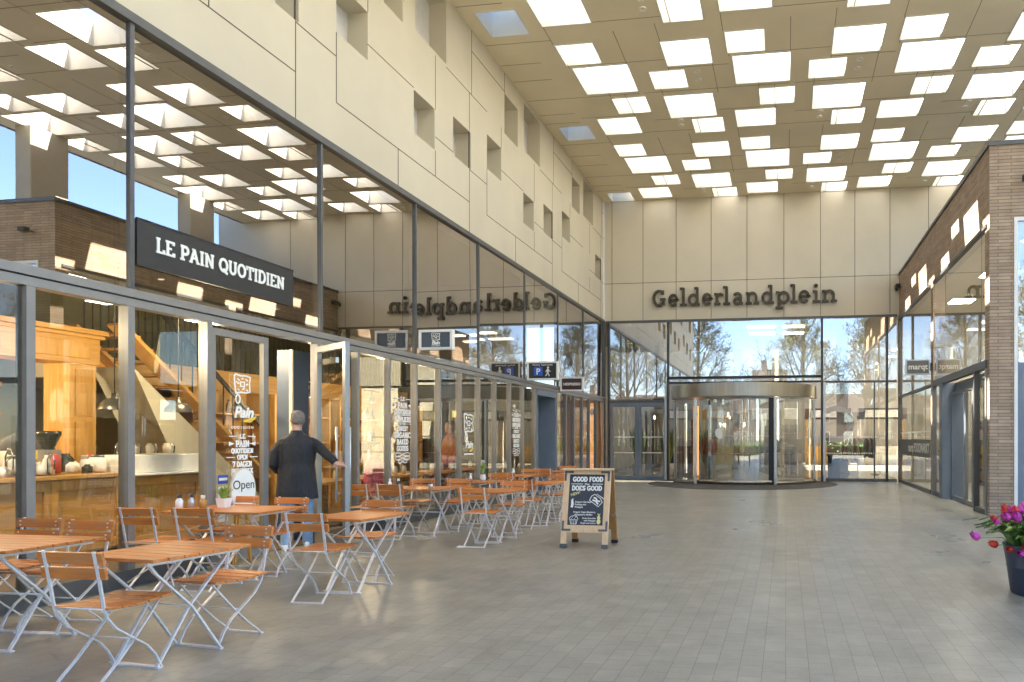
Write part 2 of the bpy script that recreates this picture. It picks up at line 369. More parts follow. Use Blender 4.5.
# ------------------------------------------------------------------ slab-serif stroke alphabet
def arc(cx, cy, rx, ry, a0, a1, n=14):
    return [(cx+rx*math.cos(math.radians(a0+(a1-a0)*k/n)), cy+ry*math.sin(math.radians(a0+(a1-a0)*k/n))) for k in range(n+1)]
def sf(x, y, w=.30): return [(x-w/2, y), (x+w/2, y)]
T0, T1 = .06, .94      # stroke centre lines of the bottom and top serifs
G = {
 'L': (.72, [[(.2,0),(.2,1)], sf(.2,T1), [(.05,T0),(.66,T0)], [(.62,0),(.62,.28)]]),
 'E': (.76, [[(.2,0),(.2,1)], [(.05,T1),(.66,T1)], [(.05,T0),(.70,T0)], [(.2,.5),(.5,.5)], [(.63,.76),(.63,1)], [(.67,0),(.67,.26)]]),
 'F': (.72, [[(.2,0),(.2,1)], [(.05,T1),(.66,T1)], sf(.2,T0), [(.2,.5),(.5,.5)], [(.63,.74),(.63,1)]]),
 'P': (.74, [[(.2,0),(.2,1)], sf(.2,T0,.36), [(.05,T1),(.42,T1)]+arc(.42,.69,.22,.25,90,-90)[1:]+[(.2,.44)]]),
 'R': (.80, [[(.2,0),(.2,1)], sf(.2,T0), [(.05,T1),(.42,T1)]+arc(.42,.70,.22,.24,90,-90)[1:]+[(.2,.46)], [(.42,.46),(.66,T0),(.78,T0)]]),
 'B': (.78, [[(.2,0),(.2,1)], [(.05,T1),(.40,T1)]+arc(.40,.73,.2,.21,90,-90)[1:]+[(.2,.52)], [(.2,.52),(.44,.52)]+arc(.44,.29,.22,.23,90,-90)[1:]+[(.05,T0)]]),
 'A': (.86, [[(.14,0),(.43,.97)], [(.43,.97),(.72,0)], [(.25,.34),(.61,.34)], sf(.14,T0,.26), sf(.72,T0,.26), [(.26,T1),(.46,T1)]]),
 'I': (.42, [[(.21,0),(.21,1)], sf(.21,T0), sf(.21,T1)]),
 'N': (.90, [[(.2,0),(.2,1)], [(.7,0),(.7,1)], [(.2,.96),(.7,.04)], sf(.2,T0,.28), sf(.7,T1,.28), [(.05,T1),(.24,T1)]]),
 'O': (.86, [arc(.43,.5,.33,.44,0,360,28)]),
 'Q': (.86, [arc(.43,.5,.33,.44,0,360,28), [(.40,.24),(.60,.02),(.80,-.08)]]),
 'U': (.88, [[(.2,1),(.2,.36)]+arc(.44,.34,.24,.28,180,360)[1:]+[(.68,1)], sf(.2,T1,.28), sf(.68,T1,.28)]),
 'T': (.80, [[(.4,0),(.4,1)], [(.06,T1),(.74,T1)], sf(.4,T0,.34), [(.09,.70),(.09,1)], [(.71,.70),(.71,1)]]),
 'D': (.86, [[(.2,0),(.2,1)], [(.05,T1),(.40,T1)]+arc(.40,.5,.34,.44,90,-90,18)[1:]+[(.05,T0)]]),
 'S': (.70, [arc(.35,.72,.22,.22,20,270,14)+arc(.35,.28,.24,.22,90,-160,14)[1:], [(.58,.72),(.58,.98)], [(.11,.02),(.11,.28)]]),
 'G': (.90, [arc(.44,.5,.34,.44,45,330,24), [(.72,.06),(.72,.44)], [(.50,.44),(.86,.44)], [(.68,.72),(.68,.98)]]),
 'C': (.82, [arc(.44,.5,.34,.44,45,315,24), [(.68,.72),(.68,.98)]]),
 'H': (.90, [[(.2,0),(.2,1)], [(.7,0),(.7,1)], [(.2,.5),(.7,.5)], sf(.2,T0), sf(.2,T1), sf(.7,T0), sf(.7,T1)]),
 'K': (.86, [[(.2,0),(.2,1)], [(.66,.94),(.24,.46)], [(.34,.56),(.70,.06)], sf(.2,T0), sf(.2,T1), sf(.66,T1,.26), sf(.70,T0,.26)]),
 'W': (1.16, [[(.14,1),(.34,.02),(.56,.94),(.80,.02),(1.0,1)], sf(.14,T1,.26), sf(1.0,T1,.26)]),
 '7': (.66, [[(.08,.72),(.08,T1),(.58,T1),(.28,0)]]),
 # lower case used by the entrance lettering (x height .70, ascender 1.1)
 'e': (.72, [[(.10,.36),(.62,.36)]+arc(.36,.36,.26,.31,0,320,24)]),
 'l': (.46, [[(.22,1.1),(.22,0)], [(.02,1.05),(.24,1.05)], sf(.23,T0,.40)]),
 'd': (.80, [arc(.34,.35,.25,.30,0,360,26), [(.59,1.1),(.59,0)], [(.40,1.05),(.60,1.05)], [(.59,T0),(.76,T0)]]),
 'r': (.62, [[(.22,.70),(.22,0)], sf(.24,T0,.42), [(.03,.65),(.22,.65)], arc(.46,.38,.24,.27,180,72,12), [(.56,.66),(.56,.52)]]),
 'a': (.74, [arc(.32,.50,.22,.16,160,0,12)+[(.54,.48),(.54,0)], arc(.33,.20,.21,.16,0,360,20), [(.54,T0),(.70,T0)]]),
 'n': (.86, [[(.20,.70),(.20,0)], [(.03,.65),(.20,.65)], arc(.42,.40,.22,.26,180,0,14)+[(.64,0)], sf(.21,T0,.36), sf(.65,T0,.34)]),
 'p': (.80, [[(.20,.70),(.20,-.30)], [(.03,.65),(.20,.65)], arc(.45,.35,.25,.30,0,360,26), sf(.22,-.27,.40)]),
 'i': (.46, [[(.23,.70),(.23,0)], [(.05,.65),(.23,.65)], sf(.24,T0,.40), arc(.22,.98,.035,.035,0,360,8)]),
}
def stext(mb, text, h, T, stroke=.16, depth=.004, width=None, centre=True, mi=0, thin=None, slots=None):
    """set a line of slab serif text, cap height h, into mb; T places its left or centre base point"""
    adv = sum(G[c][0] if c in G else .4 for c in text)
    sx = width/adv if width else h
    x = -adv*sx/2 if centre else 0
    for i, ch in enumerate(text):
        if ch in G:
            wd, strokes = G[ch]
            kx, ox = sx, x
            if slots: ox, kx = slots[i][0], (slots[i][1]-slots[i][0])/wd
            for k, st in enumerate(strokes):
                hor = len(st) == 2 and abs(st[0][1]-st[1][1]) < 1e-6
                wst = stroke*h*((thin or .75) if hor else 1)
                cl = st[0] == st[-1] or (abs(st[0][0]-st[-1][0]) < 1e-6 and abs(st[0][1]-st[-1][1]) < 1e-6)
                pts = [(ox+p[0]*kx, p[1]*h) for p in (st[:-1] if cl else st)]
                mb.ribbon(pts, wst, T, depth+.0004*(k % 5)+.0002*(i % 2), 0, cl, mi)
            x += wd*sx
        else: x += .4*sx
def ftext(name, text, size, T, material, parent, extrude=.002, align='CENTER', offset=0, shear=0):
    cu = bpy.data.curves.new(name, 'FONT'); cu.body = text; cu.size = size; cu.extrude = extrude; cu.align_x = align
    cu.offset = offset; cu.shear = shear
    tmp = bpy.data.objects.new(name, cu)
    C.objects.link(tmp); dg = bpy.context.evaluated_depsgraph_get(); dg.update()
    me = bpy.data.meshes.new_from_object(tmp.evaluated_get(dg)); me.name = name
    bpy.data.objects.remove(tmp); bpy.data.curves.remove(cu)
    me.materials.clear(); me.materials.append(material)
    o = bpy.data.objects.new(name, me); C.objects.link(o)
    o.parent = parent
    pm = parent.matrix_basis if parent else Matrix.Identity(4)
    o.matrix_basis = pm.inverted() @ T
    return o
def W(mb, name, mats, root, **k):      # mesh given in world coordinates, parented to an unrotated thing
    l = root.location if root is not None else Vector()
    return mb.build(name, mats, root, loc=(-l[0], -l[1], -l[2]), **k)
# =================================================================== GROUND
g = MB(); g.quad((-400,-400,-.02),(400,-400,-.02),(400,400,-.02),(-400,400,-.02)); struct(g.build('ground', M['ground']))
g = MB(); g.quad((-30,-14,0),(40,-14,0),(40,46,0),(-30,46,0)); struct(g.build('paved_square', M['pave']))
g = MB(); g.quad((-80,-27,-.012),(90,-27,-.012),(90,-20,-.012),(-80,-20,-.012)); struct(g.build('road', M['road']))
g = MB(); g.quad((-80,-20,-.008),(90,-20,-.008),(90,-14,-.008),(-80,-14,-.008)); struct(g.build('lawn', M['grass']))
g = MB(); g.box(-60,70,-27.6,-27.3,-.02,.11); struct(g.build('kerb', M['cols']))

# =================================================================== CANOPY ROOF
CY0 = -1.0; CX1 = 7.95
canopy = thing('canopy_roof', 'high tan canopy ceiling pierced by square skylights above the paved court', 'canopy', (.8, 14, HC))
CELL = [(.03,.84,0,.80),(.12,1.38,.94,2.16),(.65,1.49,2.46,3.27),(0,1.02,3.5,4.45),(2.27,3.29,.17,1.15),(1.80,2.61,1.34,2.14),(1.94,3.14,2.52,3.69),(2.46,3.27,3.83,4.66)]
holes = []
for Y0 in (-.995, 4.17, 9.335, 14.5, 19.665):
    for X0 in (-8.52,-4.9,-1.28,2.34,5.96):
        for a, b_, c, d in CELL:
            x0, x1, y0, y1 = X0+a, X0+b_, Y0+c, min(Y0+d, BY-.03)
            if x0 > WL+.2 and x1 < CX1-.2: holes.append((x0, x1, y0, y1))
xs = sorted({round(v, 4) for h in holes for v in h[:2]} | {WL, CX1}); ys = sorted({round(v, 4) for h in holes for v in h[2:]} | {CY0, BY})
mb = MB(); nx = len(xs); mb.v = [(x, y, HC) for y in ys for x in xs]
for j in range(len(ys)-1):
    for i in range(nx-1):
        cx, cy = (xs[i]+xs[i+1])/2, (ys[j]+ys[j+1])/2
        if not any(h[0] < cx < h[1] and h[2] < cy < h[3] for h in holes):
            mb.f.append((j*nx+i, j*nx+nx+i, j*nx+nx+i+1, j*nx+i+1)); mb.m.append(0); mb.sm.append(False)
def inhole(x, y): return any(h[0]-.01 < x < h[1]+.01 and h[2]-.01 < y < h[3]+.01 for h in holes)
def seam(x0, y0, x1, y1, w=.013):
    if min(x0, x1) < WL+.02 or max(x0, x1) > CX1: return
    if abs(x0-x1) < 1e-6: mb.box(x0-w/2, x0+w/2, max(y0, CY0), min(y1, BY-.01), HC-.003, HC+.02, 1)
    else: mb.box(x0, x1, y0-w/2, y0+w/2, HC-.0035, HC+.02, 1)
for Y0 in (-.995, 4.17, 9.335, 14.5, 19.665):
    for X0 in (-4.9,-1.28,2.34,5.96):
        for x, y0, y1 in ((.0,-.71,0),(.05,.8,.94),(.65,2.16,2.46),(1.02,2.30,3.5),(1.38,-.35,.94),(2.27,-.5,.17),(2.27,1.15,1.34),(1.94,2.14,2.52),(2.46,3.69,3.83),(3.28,1.15,2.52),(2.6,3.83,4.66)):
            if Y0+y0 < BY: seam(X0+x, Y0+y0, X0+x, Y0+y1)
        for y, x0, x1 in ((-.71,1.02,2.46),(.87,.84,2.27),(2.30,1.49,3.7),(2.30,-.33,1.38),(3.4,-.4,.65),(3.76,1.49,2.0),(1.25,2.27,3.64)):
            if Y0+y < BY: seam(X0+x0, Y0+y, X0+x1, Y0+y)
    for y in (-.2, .62, 1.35, 2.3, 3.1, 3.6): 
        if Y0+y < BY: seam(WL+.03, Y0+y, -4.9-(0 if y in (-.2, 2.3) else .5), Y0+y)
W(mb, 'soffit', [M['soffit'], M['seam_s']], canopy)
stuff = MB()
def well(m, h):
    x0, x1, y0, y1 = h; z0, z1 = HC-.012, HC+.55; t = .03
    m.box(x0-t, x0, y0-t, y1+t, z0, z1).box(x1, x1+t, y0-t, y1+t, z0, z1).box(x0, x1, y0-t, y0, z0, z1).box(x0, x1, y1, y1+t, z0, z1)
for h in holes:
    if h[2] < 9.2: well(stuff, h); stuff.quad((h[0],h[2],HC+.52),(h[1],h[2],HC+.52),(h[1],h[3],HC+.52),(h[0],h[3],HC+.52),1)
    else:
        m_ = MB(); well(m_, h); sk_ = W(m_, 'skylight', M['well'], canopy)
        gz = W(MB().quad((h[0],h[2],HC+.52),(h[1],h[2],HC+.52),(h[1],h[3],HC+.52),(h[0],h[3],HC+.52)), 'glazing', M['frost'], canopy); gz.parent = sk_; gz.location = (0,0,0)
struct(W(stuff, 'skylight_linings', [M['well'], M['frost']], canopy), 'stuff')
mb = MB()
mb.box(CX1, CX1+.06, CY0-.06, BY, HC-.02, HC+.6).box(WL, CX1, CY0-.06, CY0, HC-.02, HC+.6)
W(mb, 'fascia', M['alu_d'], canopy)
for Y0 in (9.335, 14.5, 19.665):
    for X0 in (-4.9,-1.28,2.34):
        for x, y in ((2.90,1.46),(2.88,1.84),(2.16,3.86),(2.14,4.16)):
            if Y0+y > BY-.2 or inhole(X0+x, Y0+y): continue
            m_ = MB(); m_.lathe([(.075,0),(.075,-.012),(.055,-.014),(.05,.02),(.0,.02)], (X0+x, Y0+y, HC-.004), 14)
            W(m_, 'downlight', M['white'], canopy)
# =================================================================== COLUMNS over the brick block
for k, y in enumerate((16.5, 21.6)):
    t = thing('roof_column', ('nearer' if k == 0 else 'farther')+' of two square beige columns carrying the canopy edge above the brick block', 'column', (7.4, y, 6.95), 0, 'beige columns carrying the canopy edge')
    m_ = MB(); m_.rbox((0,0,1.44), (.5,1.0,2.88), .03); m_.build('shaft', M['cols'], t)
    m_ = MB(); m_.rbox((0,0,.06), (.62,1.12,.10), .02); m_.build('base_plate', M['alu'], t)

# =================================================================== LEFT BUILDING (cafe side)
lb = thing('shop_building', 'long cream panel-clad building with glazed cafe front and small square recesses', 'building', (WL-4, 12, 0))
UY = [.3,3.3,6.09,8.95,11.47,14.01,16.63,19.21,21.74,24.27]
LYS = [.3,1.3,2.3,3.25,4.2,5.14,6.07,7.02,7.96,8.88,9.78,10.63,11.47,12.31,13.16,14.02,14.85,15.7,16.53,17.37]
LYN = [19.07,19.93,20.72,21.6,22.4,23.3,24.2]
# cladding with recesses
WIN = []
for k in range(-2, 4):
    B0 = 8.45+5.15*k
    for y0, y1, z0, z1 in ((2.98,3.71,6.75,7.5),(4.44,5.21,6.95,7.70),(.85,1.62,7.28,8.02),(1.81,2.62,8.45,9.36),(3.02,4.16,8.56,9.72)):
        if B0+y0 > .6 and B0+y1 < BY-.12 and not (k == 2 and 2.9 < y0 < 3): WIN.append((B0+y0, B0+y1, z0, z1))
ys = sorted({round(v, 4) for w in WIN for v in w[:2]} | {.2, BY-.005}); zs = sorted({round(v, 4) for w in WIN for v in w[2:]} | {5.63, 11.6})
mb = MB(); n_ = len(ys); mb.v = [(WL, y, z) for z in zs for y in ys]
for j in range(len(zs)-1):
    for i in range(n_-1):
        cy, cz = (ys[i]+ys[i+1])/2, (zs[j]+zs[j+1])/2
        if not any(w[0] < cy < w[1] and w[2] < cz < w[3] for w in WIN):
            mb.f.append((j*n_+i, j*n_+i+1, j*n_+n_+i+1, j*n_+n_+i)); mb.m.append(0); mb.sm.append(False)
def wseam(y0, z0, y1, z1, w=.016):
    y0, y1 = max(y0, .22), min(y1, BY-.02)
    if y1 <= y0 and abs(z0-z1) < 1e-6: return
    if abs(z0-z1) < 1e-6: mb.box(WL-.02, WL+.002, y0, y1, z0-w/2, z0+w/2, 1)
    elif .2 < y0 < BY-.03: mb.box(WL-.02, WL+.0025, y0-w/2, y0+w/2, z0, z1, 1)
for k in range(-2, 4):
    B0 = 8.45+5.15*k
    for y0, y1, z in ((0,.85,6.93),(.85,5.15,6.27),(1.62,2.98,7.53),(3.74,4.44,7.0),(4.16,6.0,8.5),(5.25,6.96,9.4)): wseam(B0+y0, z, B0+y1, z)
    for y, z0, z1 in ((.85,6.27,7.28),(2.48,5.63,6.27),(5.15,5.63,6.93),(3.74,6.27,6.75),(3.74,7.5,8.5),(5.25,8.5,9.83),(6.96,9.36,9.83),(0,6.93,8.5),(1.62,8.02,8.5)): wseam(B0+y, z0, B0+y, z1)
wall = W(mb, 'cladding_wall', [M['clad'], M['seam']], lb)
for y0, y1, z0, z1 in WIN:
    m_ = MB(); d = .34
    a = lambda x, y, z: (x, y, z)
    m_.quad(a(WL,y0,z0),a(WL,y1,z0),a(WL-d,y1,z0),a(WL-d,y0,z0)).quad(a(WL,y1,z1),a(WL,y0,z1),a(WL-d,y0,z1),a(WL-d,y1,z1))
    m_.quad(a(WL,y1,z0),a(WL,y1,z1),a(WL-d,y1,z1),a(WL-d,y1,z0)).quad(a(WL,y0,z1),a(WL,y0,z0),a(WL-d,y0,z0),a(WL-d,y0,z1))
    m_.quad(a(WL-d,y0,z0),a(WL-d,y1,z0),a(WL-d,y1,z1),a(WL-d,y0,z1), 1)
    W(m_, 'window_recess', [M['clad'], M['recess']], lb)
mb = MB()      # shell behind the facade
mb.box(-17, WL-.6, .2, .4, 0, 11.6).box(-17.2, -17, .2, BY+.2, 0, 11.6).box(-17, WL, .2, BY, 11.6, 11.8).box(WL-.5, WL, .1, .2, 0, 11.6)
mb.box(-17, WL-.45, .4, BY, 5.62, 5.75)
W(mb, 'rear_shell', M['clad'], lb)
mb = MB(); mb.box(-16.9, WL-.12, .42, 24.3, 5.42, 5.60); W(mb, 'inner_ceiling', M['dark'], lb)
mb = MB(); mb.box(-13.2, -13, .42, 17.3, 0, 2.4).box(-13, -9.9, 17.2, 17.35, 0, 2.4); W(mb, 'inner_wall', M['plaster_y'], lb)
mb = MB(); mb.box(-13.2, -13, .42, 17.3, 2.4, 5.4).box(-13, -9.9, 17.2, 17.35, 2.4, 5.4); W(mb, 'upper_inner_wall', M['olive'], lb)
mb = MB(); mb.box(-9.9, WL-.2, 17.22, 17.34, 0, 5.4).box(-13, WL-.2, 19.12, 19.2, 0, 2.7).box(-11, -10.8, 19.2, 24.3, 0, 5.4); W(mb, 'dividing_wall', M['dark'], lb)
mb = MB(); mb.box(WL-.06, WL+.05, .2, BY-.06, 5.535, 5.628); W(mb, 'head_rail', M['alu_d'], lb)
mb = MB()
mb.box(WL-.10, WL+.05, .2, BY-.07, 2.835, 2.915).box(WL-.08, WL+.04, .2, BY-.07, 2.745, 2.82).box(WL-.09, WL+.015, .2, BY-.07, 2.82, 2.835, 1)
W(mb, 'transom', [M['alu'], M['black']], lb)
for a, b_ in zip(UY[:-1], UY[1:]):
    e = [random.uniform(-.009,.009) for _ in range(3)]; e.append(e[0]-e[1]+e[2])
    m_ = MB(); m_.quad((WL+e[0],a+.03,2.915),(WL+e[1],b_-.03,2.915),(WL+e[2],b_-.03,5.535),(WL+e[3],a+.03,5.535)); W(m_, 'upper_window', M['gl_up'], lb)
for y in UY:
    m_ = MB(); m_.box(WL-.10, WL+.025, y-.022, y+.022, 2.916, 5.534); W(m_, 'mullion', M['alu_d'], lb)
for grp in (LYS, LYN):
    for a, b_ in zip(grp[:-1], grp[1:]):
        if 6.9 < a < 8: continue
        m_ = MB(); m_.quad((WL-.01,a+.03,.17),(WL-.01,b_-.03,.17),(WL-.01,b_-.03,2.745),(WL-.01,a+.03,2.745)); W(m_, 'shop_window', M['gl_cafe' if a < 9 else 'gl_low'], lb)
    for y in grp:
        m_ = MB(); w_ = .036 if y < 9.5 else .027
        m_.box(WL-.075, WL+.035, y-w_, y+w_, .165 if not (7.5 < y < 8.3) else 2.66, 2.744)
        if not (7.5 < y < 8.3): W(m_, 'post', M['alu'], lb)
mb = MB()
for a, b_ in ((.2,6.98),(8.92,17.4),(19.05,24.3)): mb.box(WL-.12, WL+.04, a, b_, 0, .165)
W(mb, 'plinth', M['alu_d'], lb)
mb = MB(); mb.box(WL-.15, WL+.06, 24.28, BY-.005, 0, 5.534); W(mb, 'corner_post', M['alu_d'], lb)
# inner floor and the blue service door bay
g = MB(); g.box(-13, WL-.13, .45, 17.2, 0.004, .012); struct(g.build('cafe_floor', M['floor_in']))
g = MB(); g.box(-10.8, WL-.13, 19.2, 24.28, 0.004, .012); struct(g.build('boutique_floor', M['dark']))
mb = MB(); mb.box(WL-.5, WL+.03, 17.42, 17.50, 0, 2.74).box(WL-.5, WL+.03, 18.96, 19.04, 0, 2.74).box(WL-.5, WL+.03, 17.5, 18.96, 2.58, 2.74).box(WL-.52, WL-.46, 18.45, 18.96, 0, 2.58)
W(mb, 'door_surround', M['blue'], lb)
d_ = W(MB().box(WL-.47, WL-.42, 17.5, 18.44, .02, 2.57), 'service_door', M['blue'], lb, bevel=.006)
for (nm, mb, mt) in (('handle', MB().tube([(WL-.40,18.3,1.05),(WL-.35,18.3,1.05),(WL-.35,18.18,1.05)], .012), M['alu_l']), ('lock_plate', MB().box(WL-.419,WL-.41,18.25,18.36,1.25,1.5), M['alu_l']), ('glazed_light', MB().box(WL-.419,WL-.414,17.62,18.12,1.2,2.4), M['gl_cl'])):
    o = W(mb, nm, mt, lb); o.parent = d_; o.location = (0,0,0)
W(MB().box(WL-.455, WL-.43, 18.55, 18.68, 1.18, 1.42).box(WL-.455,WL-.44,18.53,18.70,1.55,1.78), 'intercom', M['alu_l'], lb)
# cafe double door: closed leaf and the leaf held open
def door_leaf(root, T, w, h=2.70, handle_x=.82, outside=1):
    """leaf in local coordinates: hinge at x=0, runs to x=w; y is thickness"""
    f = .08
    def put(mb, name, mt, par, **k):
        o = mb.build(name, mt, par, **k); return o
    leaf = put(MB().box(0,f,-.03,.03,.02,h).box(w-f,w,-.03,.03,.02,h).box(f,w-f,-.03,.03,h-f,h).box(f,w-f,-.03,.03,.02,.18), 'door', M['alu'], root)
    leaf.matrix_basis = T
    put(MB().quad((f,0,.18),(w-f,0,.18),(w-f,0,h-f),(f,0,h-f)), 'pane', M['gl_cafe'], leaf)
    for z in (.35, 1.2, 2.35):
        put(MB().tube([(-.012,outside*.035,z-.11),(-.012,outside*.035,z+.11)], .018), 'hinge', M['alu_l'], leaf)
    return leaf
lr = Matrix.Translation(-lb.location)
closed = door_leaf(lb, lr @ Matrix.Translation((WL-.02,7.05,0)) @ Matrix.Rotation(PI/2, 4, 'Z'), .90, outside=-1)
th = math.radians(58)
OPENT = Matrix.Translation((WL+.02, 8.85, 0)) @ Matrix.Rotation(-PI/2+th, 4, 'Z')
opened = door_leaf(lb, lr @ OPENT, .92, outside=1)
for sy in (1, -1):
    m_ = MB(); m_.tube([(.80,sy*.085,.62),(.80,sy*.085,1.60)], .016); m_.tube([(.80,sy*.03,.74),(.80,sy*.085,.74)], .011); m_.tube([(.80,sy*.03,1.48),(.80,sy*.085,1.48)], .011)
    m_.build('handle', M['alu_l'], opened)
m_ = MB(); m_.box(.05,.5,.032,.075,2.46,2.53).bar((.3,.055,2.54),(.1,.2,2.56),.02,.02); m_.build('door_closer', M['alu_l'], opened)
# inner column and pale curtain edge in the doorway
t = thing('inner_column', 'dark navy square column just inside the open cafe doorway', 'column', (-7.0, 9.22, 0))
MB().rbox((0,0,1.35),(.26,.34,2.7),.015).build('shaft', M['navy'], t); MB().box(.09,.14,-.20,-.172,0,2.7).build('pale_edge_strip', M['plaster'], t)

# ------------------------------------------------ fascia sign of the cafe behind the upper glass
t = thing('cafe_name_sign', 'black fascia board with white serif cafe name across the upper glass', 'shop sign', (WL+.02, 7.3, 3.2))
W(MB().box(WL+.012,WL+.035,6.13,8.36,3.17,3.62), 'board', M['signblack'], t)
m_ = MB(); stext(m_, 'LE PAIN QUOTIDIEN', .155, frame_T((WL+.036,7.26,3.345),'+x'), .19, .008, 1.86); W(m_, 'lettering', M['vinyl'], t)
W(MB().box(WL+.012,WL+.04,6.13,8.36,3.621,3.64), 'top_trim', M['black'], t)

# ------------------------------------------------ vinyl lettering on the cafe glass
def logo(mb, T, s):
    o = [(-.5,.42),(-.42,.5),(-.1,.44),(.2,.46),(.5,.4),(.44,.1),(.47,-.3),(.2,-.36),(-.1,-.33),(-.4,-.4),(-.47,0)]
    mb.ribbon([(x*s,y*s) for x,y in o], .07*s, T, .003, 0, True)
    for x0,y0,x1,y1 in ((-.3,.3,-.18,.2),(-.05,.32,.06,.3),(.2,.3,.32,.22),(-.32,.05,-.2,.1),(.22,.02,.34,.08),(-.3,-.18,-.2,-.25),(0,-.2,.12,-.14),(.24,-.2,.34,-.26),(-.36,.18,-.34,.1)):
        mb.ribbon([(x0*s,y0*s),(x1*s,y1*s)], .07*s, T, .0034)
    mb.ribbon([(-.12*s,.15*s),(.12*s,.15*s),(.12*s,-.06*s),(-.12*s,-.06*s)], .06*s, T, .0036, 0, True)
    mb.ribbon([(p[0]*s,p[1]*s) for p in arc(-.28,-.66,.13,.2,0,360,16)[:-1]], .07*s, T, .0038, 0, True)
def decal_block(T, lines, root):
    m_ = MB(); y = 0
    for tx, h, w, rule in lines:
        y -= h*1.3
        if rule == 'dash':
            m_.box(-w/2-.16, -w/2-.04, y+h*.4, y+h*.6, 0, .003, 0, T); m_.box(w/2+.04, w/2+.16, y+h*.4, y+h*.6, 0, .003, 0, T)
        if tx: stext(m_, tx, h, T @ Matrix.Translation((0,y,0)), .23, .003, w)
        if rule == 'tri':
            for s in (1,-1): m_.poly([(s*(w/2+.10),y+h*.85),(s*(w/2+.10),y+h*.15),(s*(w/2+.02),y+h*.5)][::s], T, .003)
        if rule == 'line': m_.box(-w/2,w/2,y-h*.28,y-h*.13,0,.003,0,T); y -= h*.25
    return m_, y
t = thing('door_lettering', 'white logo and opening days lettering on the closed cafe door', 'window lettering', (WL+.012, 7.50, 0))
T = frame_T((WL+.012,7.52,2.08),'+x'); m_ = MB(); logo(m_, T, .25); W(m_, 'logo', M['vinyl'], t)
ftext('script', 'Pain', .18, frame_T((WL+.012,7.54,1.70),'+x'), M['vinyl'], t, .002, 'CENTER', .006, .3)
m_ = MB(); T = frame_T((WL+.012,7.52,1.0),'+x'); m_.ribbon([(.02,.655),(.12,.665),(.22,.71)], [.02,.05,.02], T, .003); W(m_, 'swoosh', M['yellow'], t)
ftext('small_name', 'Q U O T I D I E N', .045, frame_T((WL+.012,7.52,1.565),'+x'), M['vinyl'], t, .002)
m_, y = decal_block(frame_T((WL+.012,7.52,1.52),'+x'), [('LE',.055,.09,'dash'),('PAIN',.075,.21,'tri'),('QUOTIDIEN',.058,.34,''),('OPEN',.058,.16,'dash'),('7 DAGEN',.066,.30,''),('PER WEEK',.066,.34,'line')], t); W(m_, 'opening_days', M['vinyl'], t)
def stickers():
    t = thing('door_stickers', 'blue, green and white stickers low on the closed cafe door', 'stickers', (WL+.012,7.2,.8))
    for z0, z1, mt in ((.93,1.03,'pblue'),(.70,.90,'vinyl'),(.50,.63,'vinyl')):
        W(MB().box(WL+.010,WL+.014,7.16,7.30,z0,z1), 'sticker', M[mt], t)
    W(MB().box(WL+.0145,WL+.017,7.2,7.26,.76,.84), 'sticker_emblem', M['leaf_l'], t)
    W(MB().box(WL+.0145,WL+.016,7.17,7.29,.97,1.0), 'sticker_stripe', M['vinyl'], t)
stickers()
def curl(m_, T, y):
    for k, (yy, w) in enumerate(((y-.06,.22),(y-.12,.22),(y-.175,.13))):
        m_.ribbon([(w*math.cos(a)*1.0, yy+.03*math.sin(2*a)) for a in [2*PI*q/26 for q in range(26)]], .013, T, .003+.0004*k, 0, True)
LN = [('LE',.07,.14,'dash'),('PAIN',.09,.30,'tri'),('QUOTIDIEN',.08,.50,'line'),('SUPPLIERS',.085,.50,''),('OF THE',.04,.2,'dash'),('FINEST',.075,.34,''),('ORGANIC',.09,.50,''),('BAKED',.085,.36,''),('GOODS',.085,.36,'')]
for y_, lab in ((11.06,'white bakery supplier lettering with scroll, on the window right of the open door'),(16.12,'white bakery supplier lettering with scroll, on the window beside the blue service door')):
    t = thing('window_lettering', lab, 'window lettering', (WL+.012, y_, 1), 0, 'white lettering on the cafe windows')
    T = frame_T((WL+.004,y_,2.17),'+x'); m_, y = decal_block(T, LN, t); curl(m_, T, y); W(m_, 'lettering', M['vinyl'], t)
t = thing('window_logo', 'small white bread logo with yellow stroke on the middle cafe window', 'window lettering', (WL+.012, 13.56, 1))
m_ = MB(); logo(m_, frame_T((WL+.004,13.56,1.74),'+x'), .42); W(m_, 'logo', M['vinyl'], t)
ftext('script', 'Pain', .2, frame_T((WL+.004,13.58,1.26),'+x'), M['vinyl'], t, .002, 'CENTER', .006, .3)
W(MB().box(WL+.004,WL+.007,13.35,13.77,1.12,1.15), 'rule', M['vinyl'], t)
m_ = MB(); m_.ribbon([(.02,.19),(.1,.2),(.2,.25)], [.02,.05,.02], frame_T((WL+.004,13.56,1.0),'+x'), .003); W(m_, 'swoosh', M['yellow'], t)

# ------------------------------------------------ blade signs on the left glass
def blade(name, label, Y, x1, z0, z1, mt):
    t = thing(name, label, 'blade sign', (WL+.1, Y, z0), 0, 'framed blade signs above the cafe transom')
    x0 = WL+.09; f = .045
    W(MB().box(x0,x1,Y-.05,Y+.05,z0,z0+f).box(x0,x1,Y-.05,Y+.05,z1-f,z1).box(x0,x0+f,Y-.05,Y+.05,z0+f,z1-f).box(x1-f,x1,Y-.05,Y+.05,z0+f,z1-f), 'frame', M['white'], t, bevel=.004)
    W(MB().box(x0+f,x1-f,Y-.03,Y+.03,z0+f,z1-f), 'panel', M[mt], t)
    W(MB().box(WL+.05,x0,Y-.02,Y+.02,z1-.12,z1-.06).box(WL+.05,x0,Y-.02,Y+.02,z0+.06,z0+.12), 'bracket', M['alu_d'], t)
    return t, (x0+x1)/2
t, cx = blade('cafe_blade_sign', 'dark blade sign with white bread logo in a pale frame', 11.47, -5.67, 2.98, 3.33, 'navy')
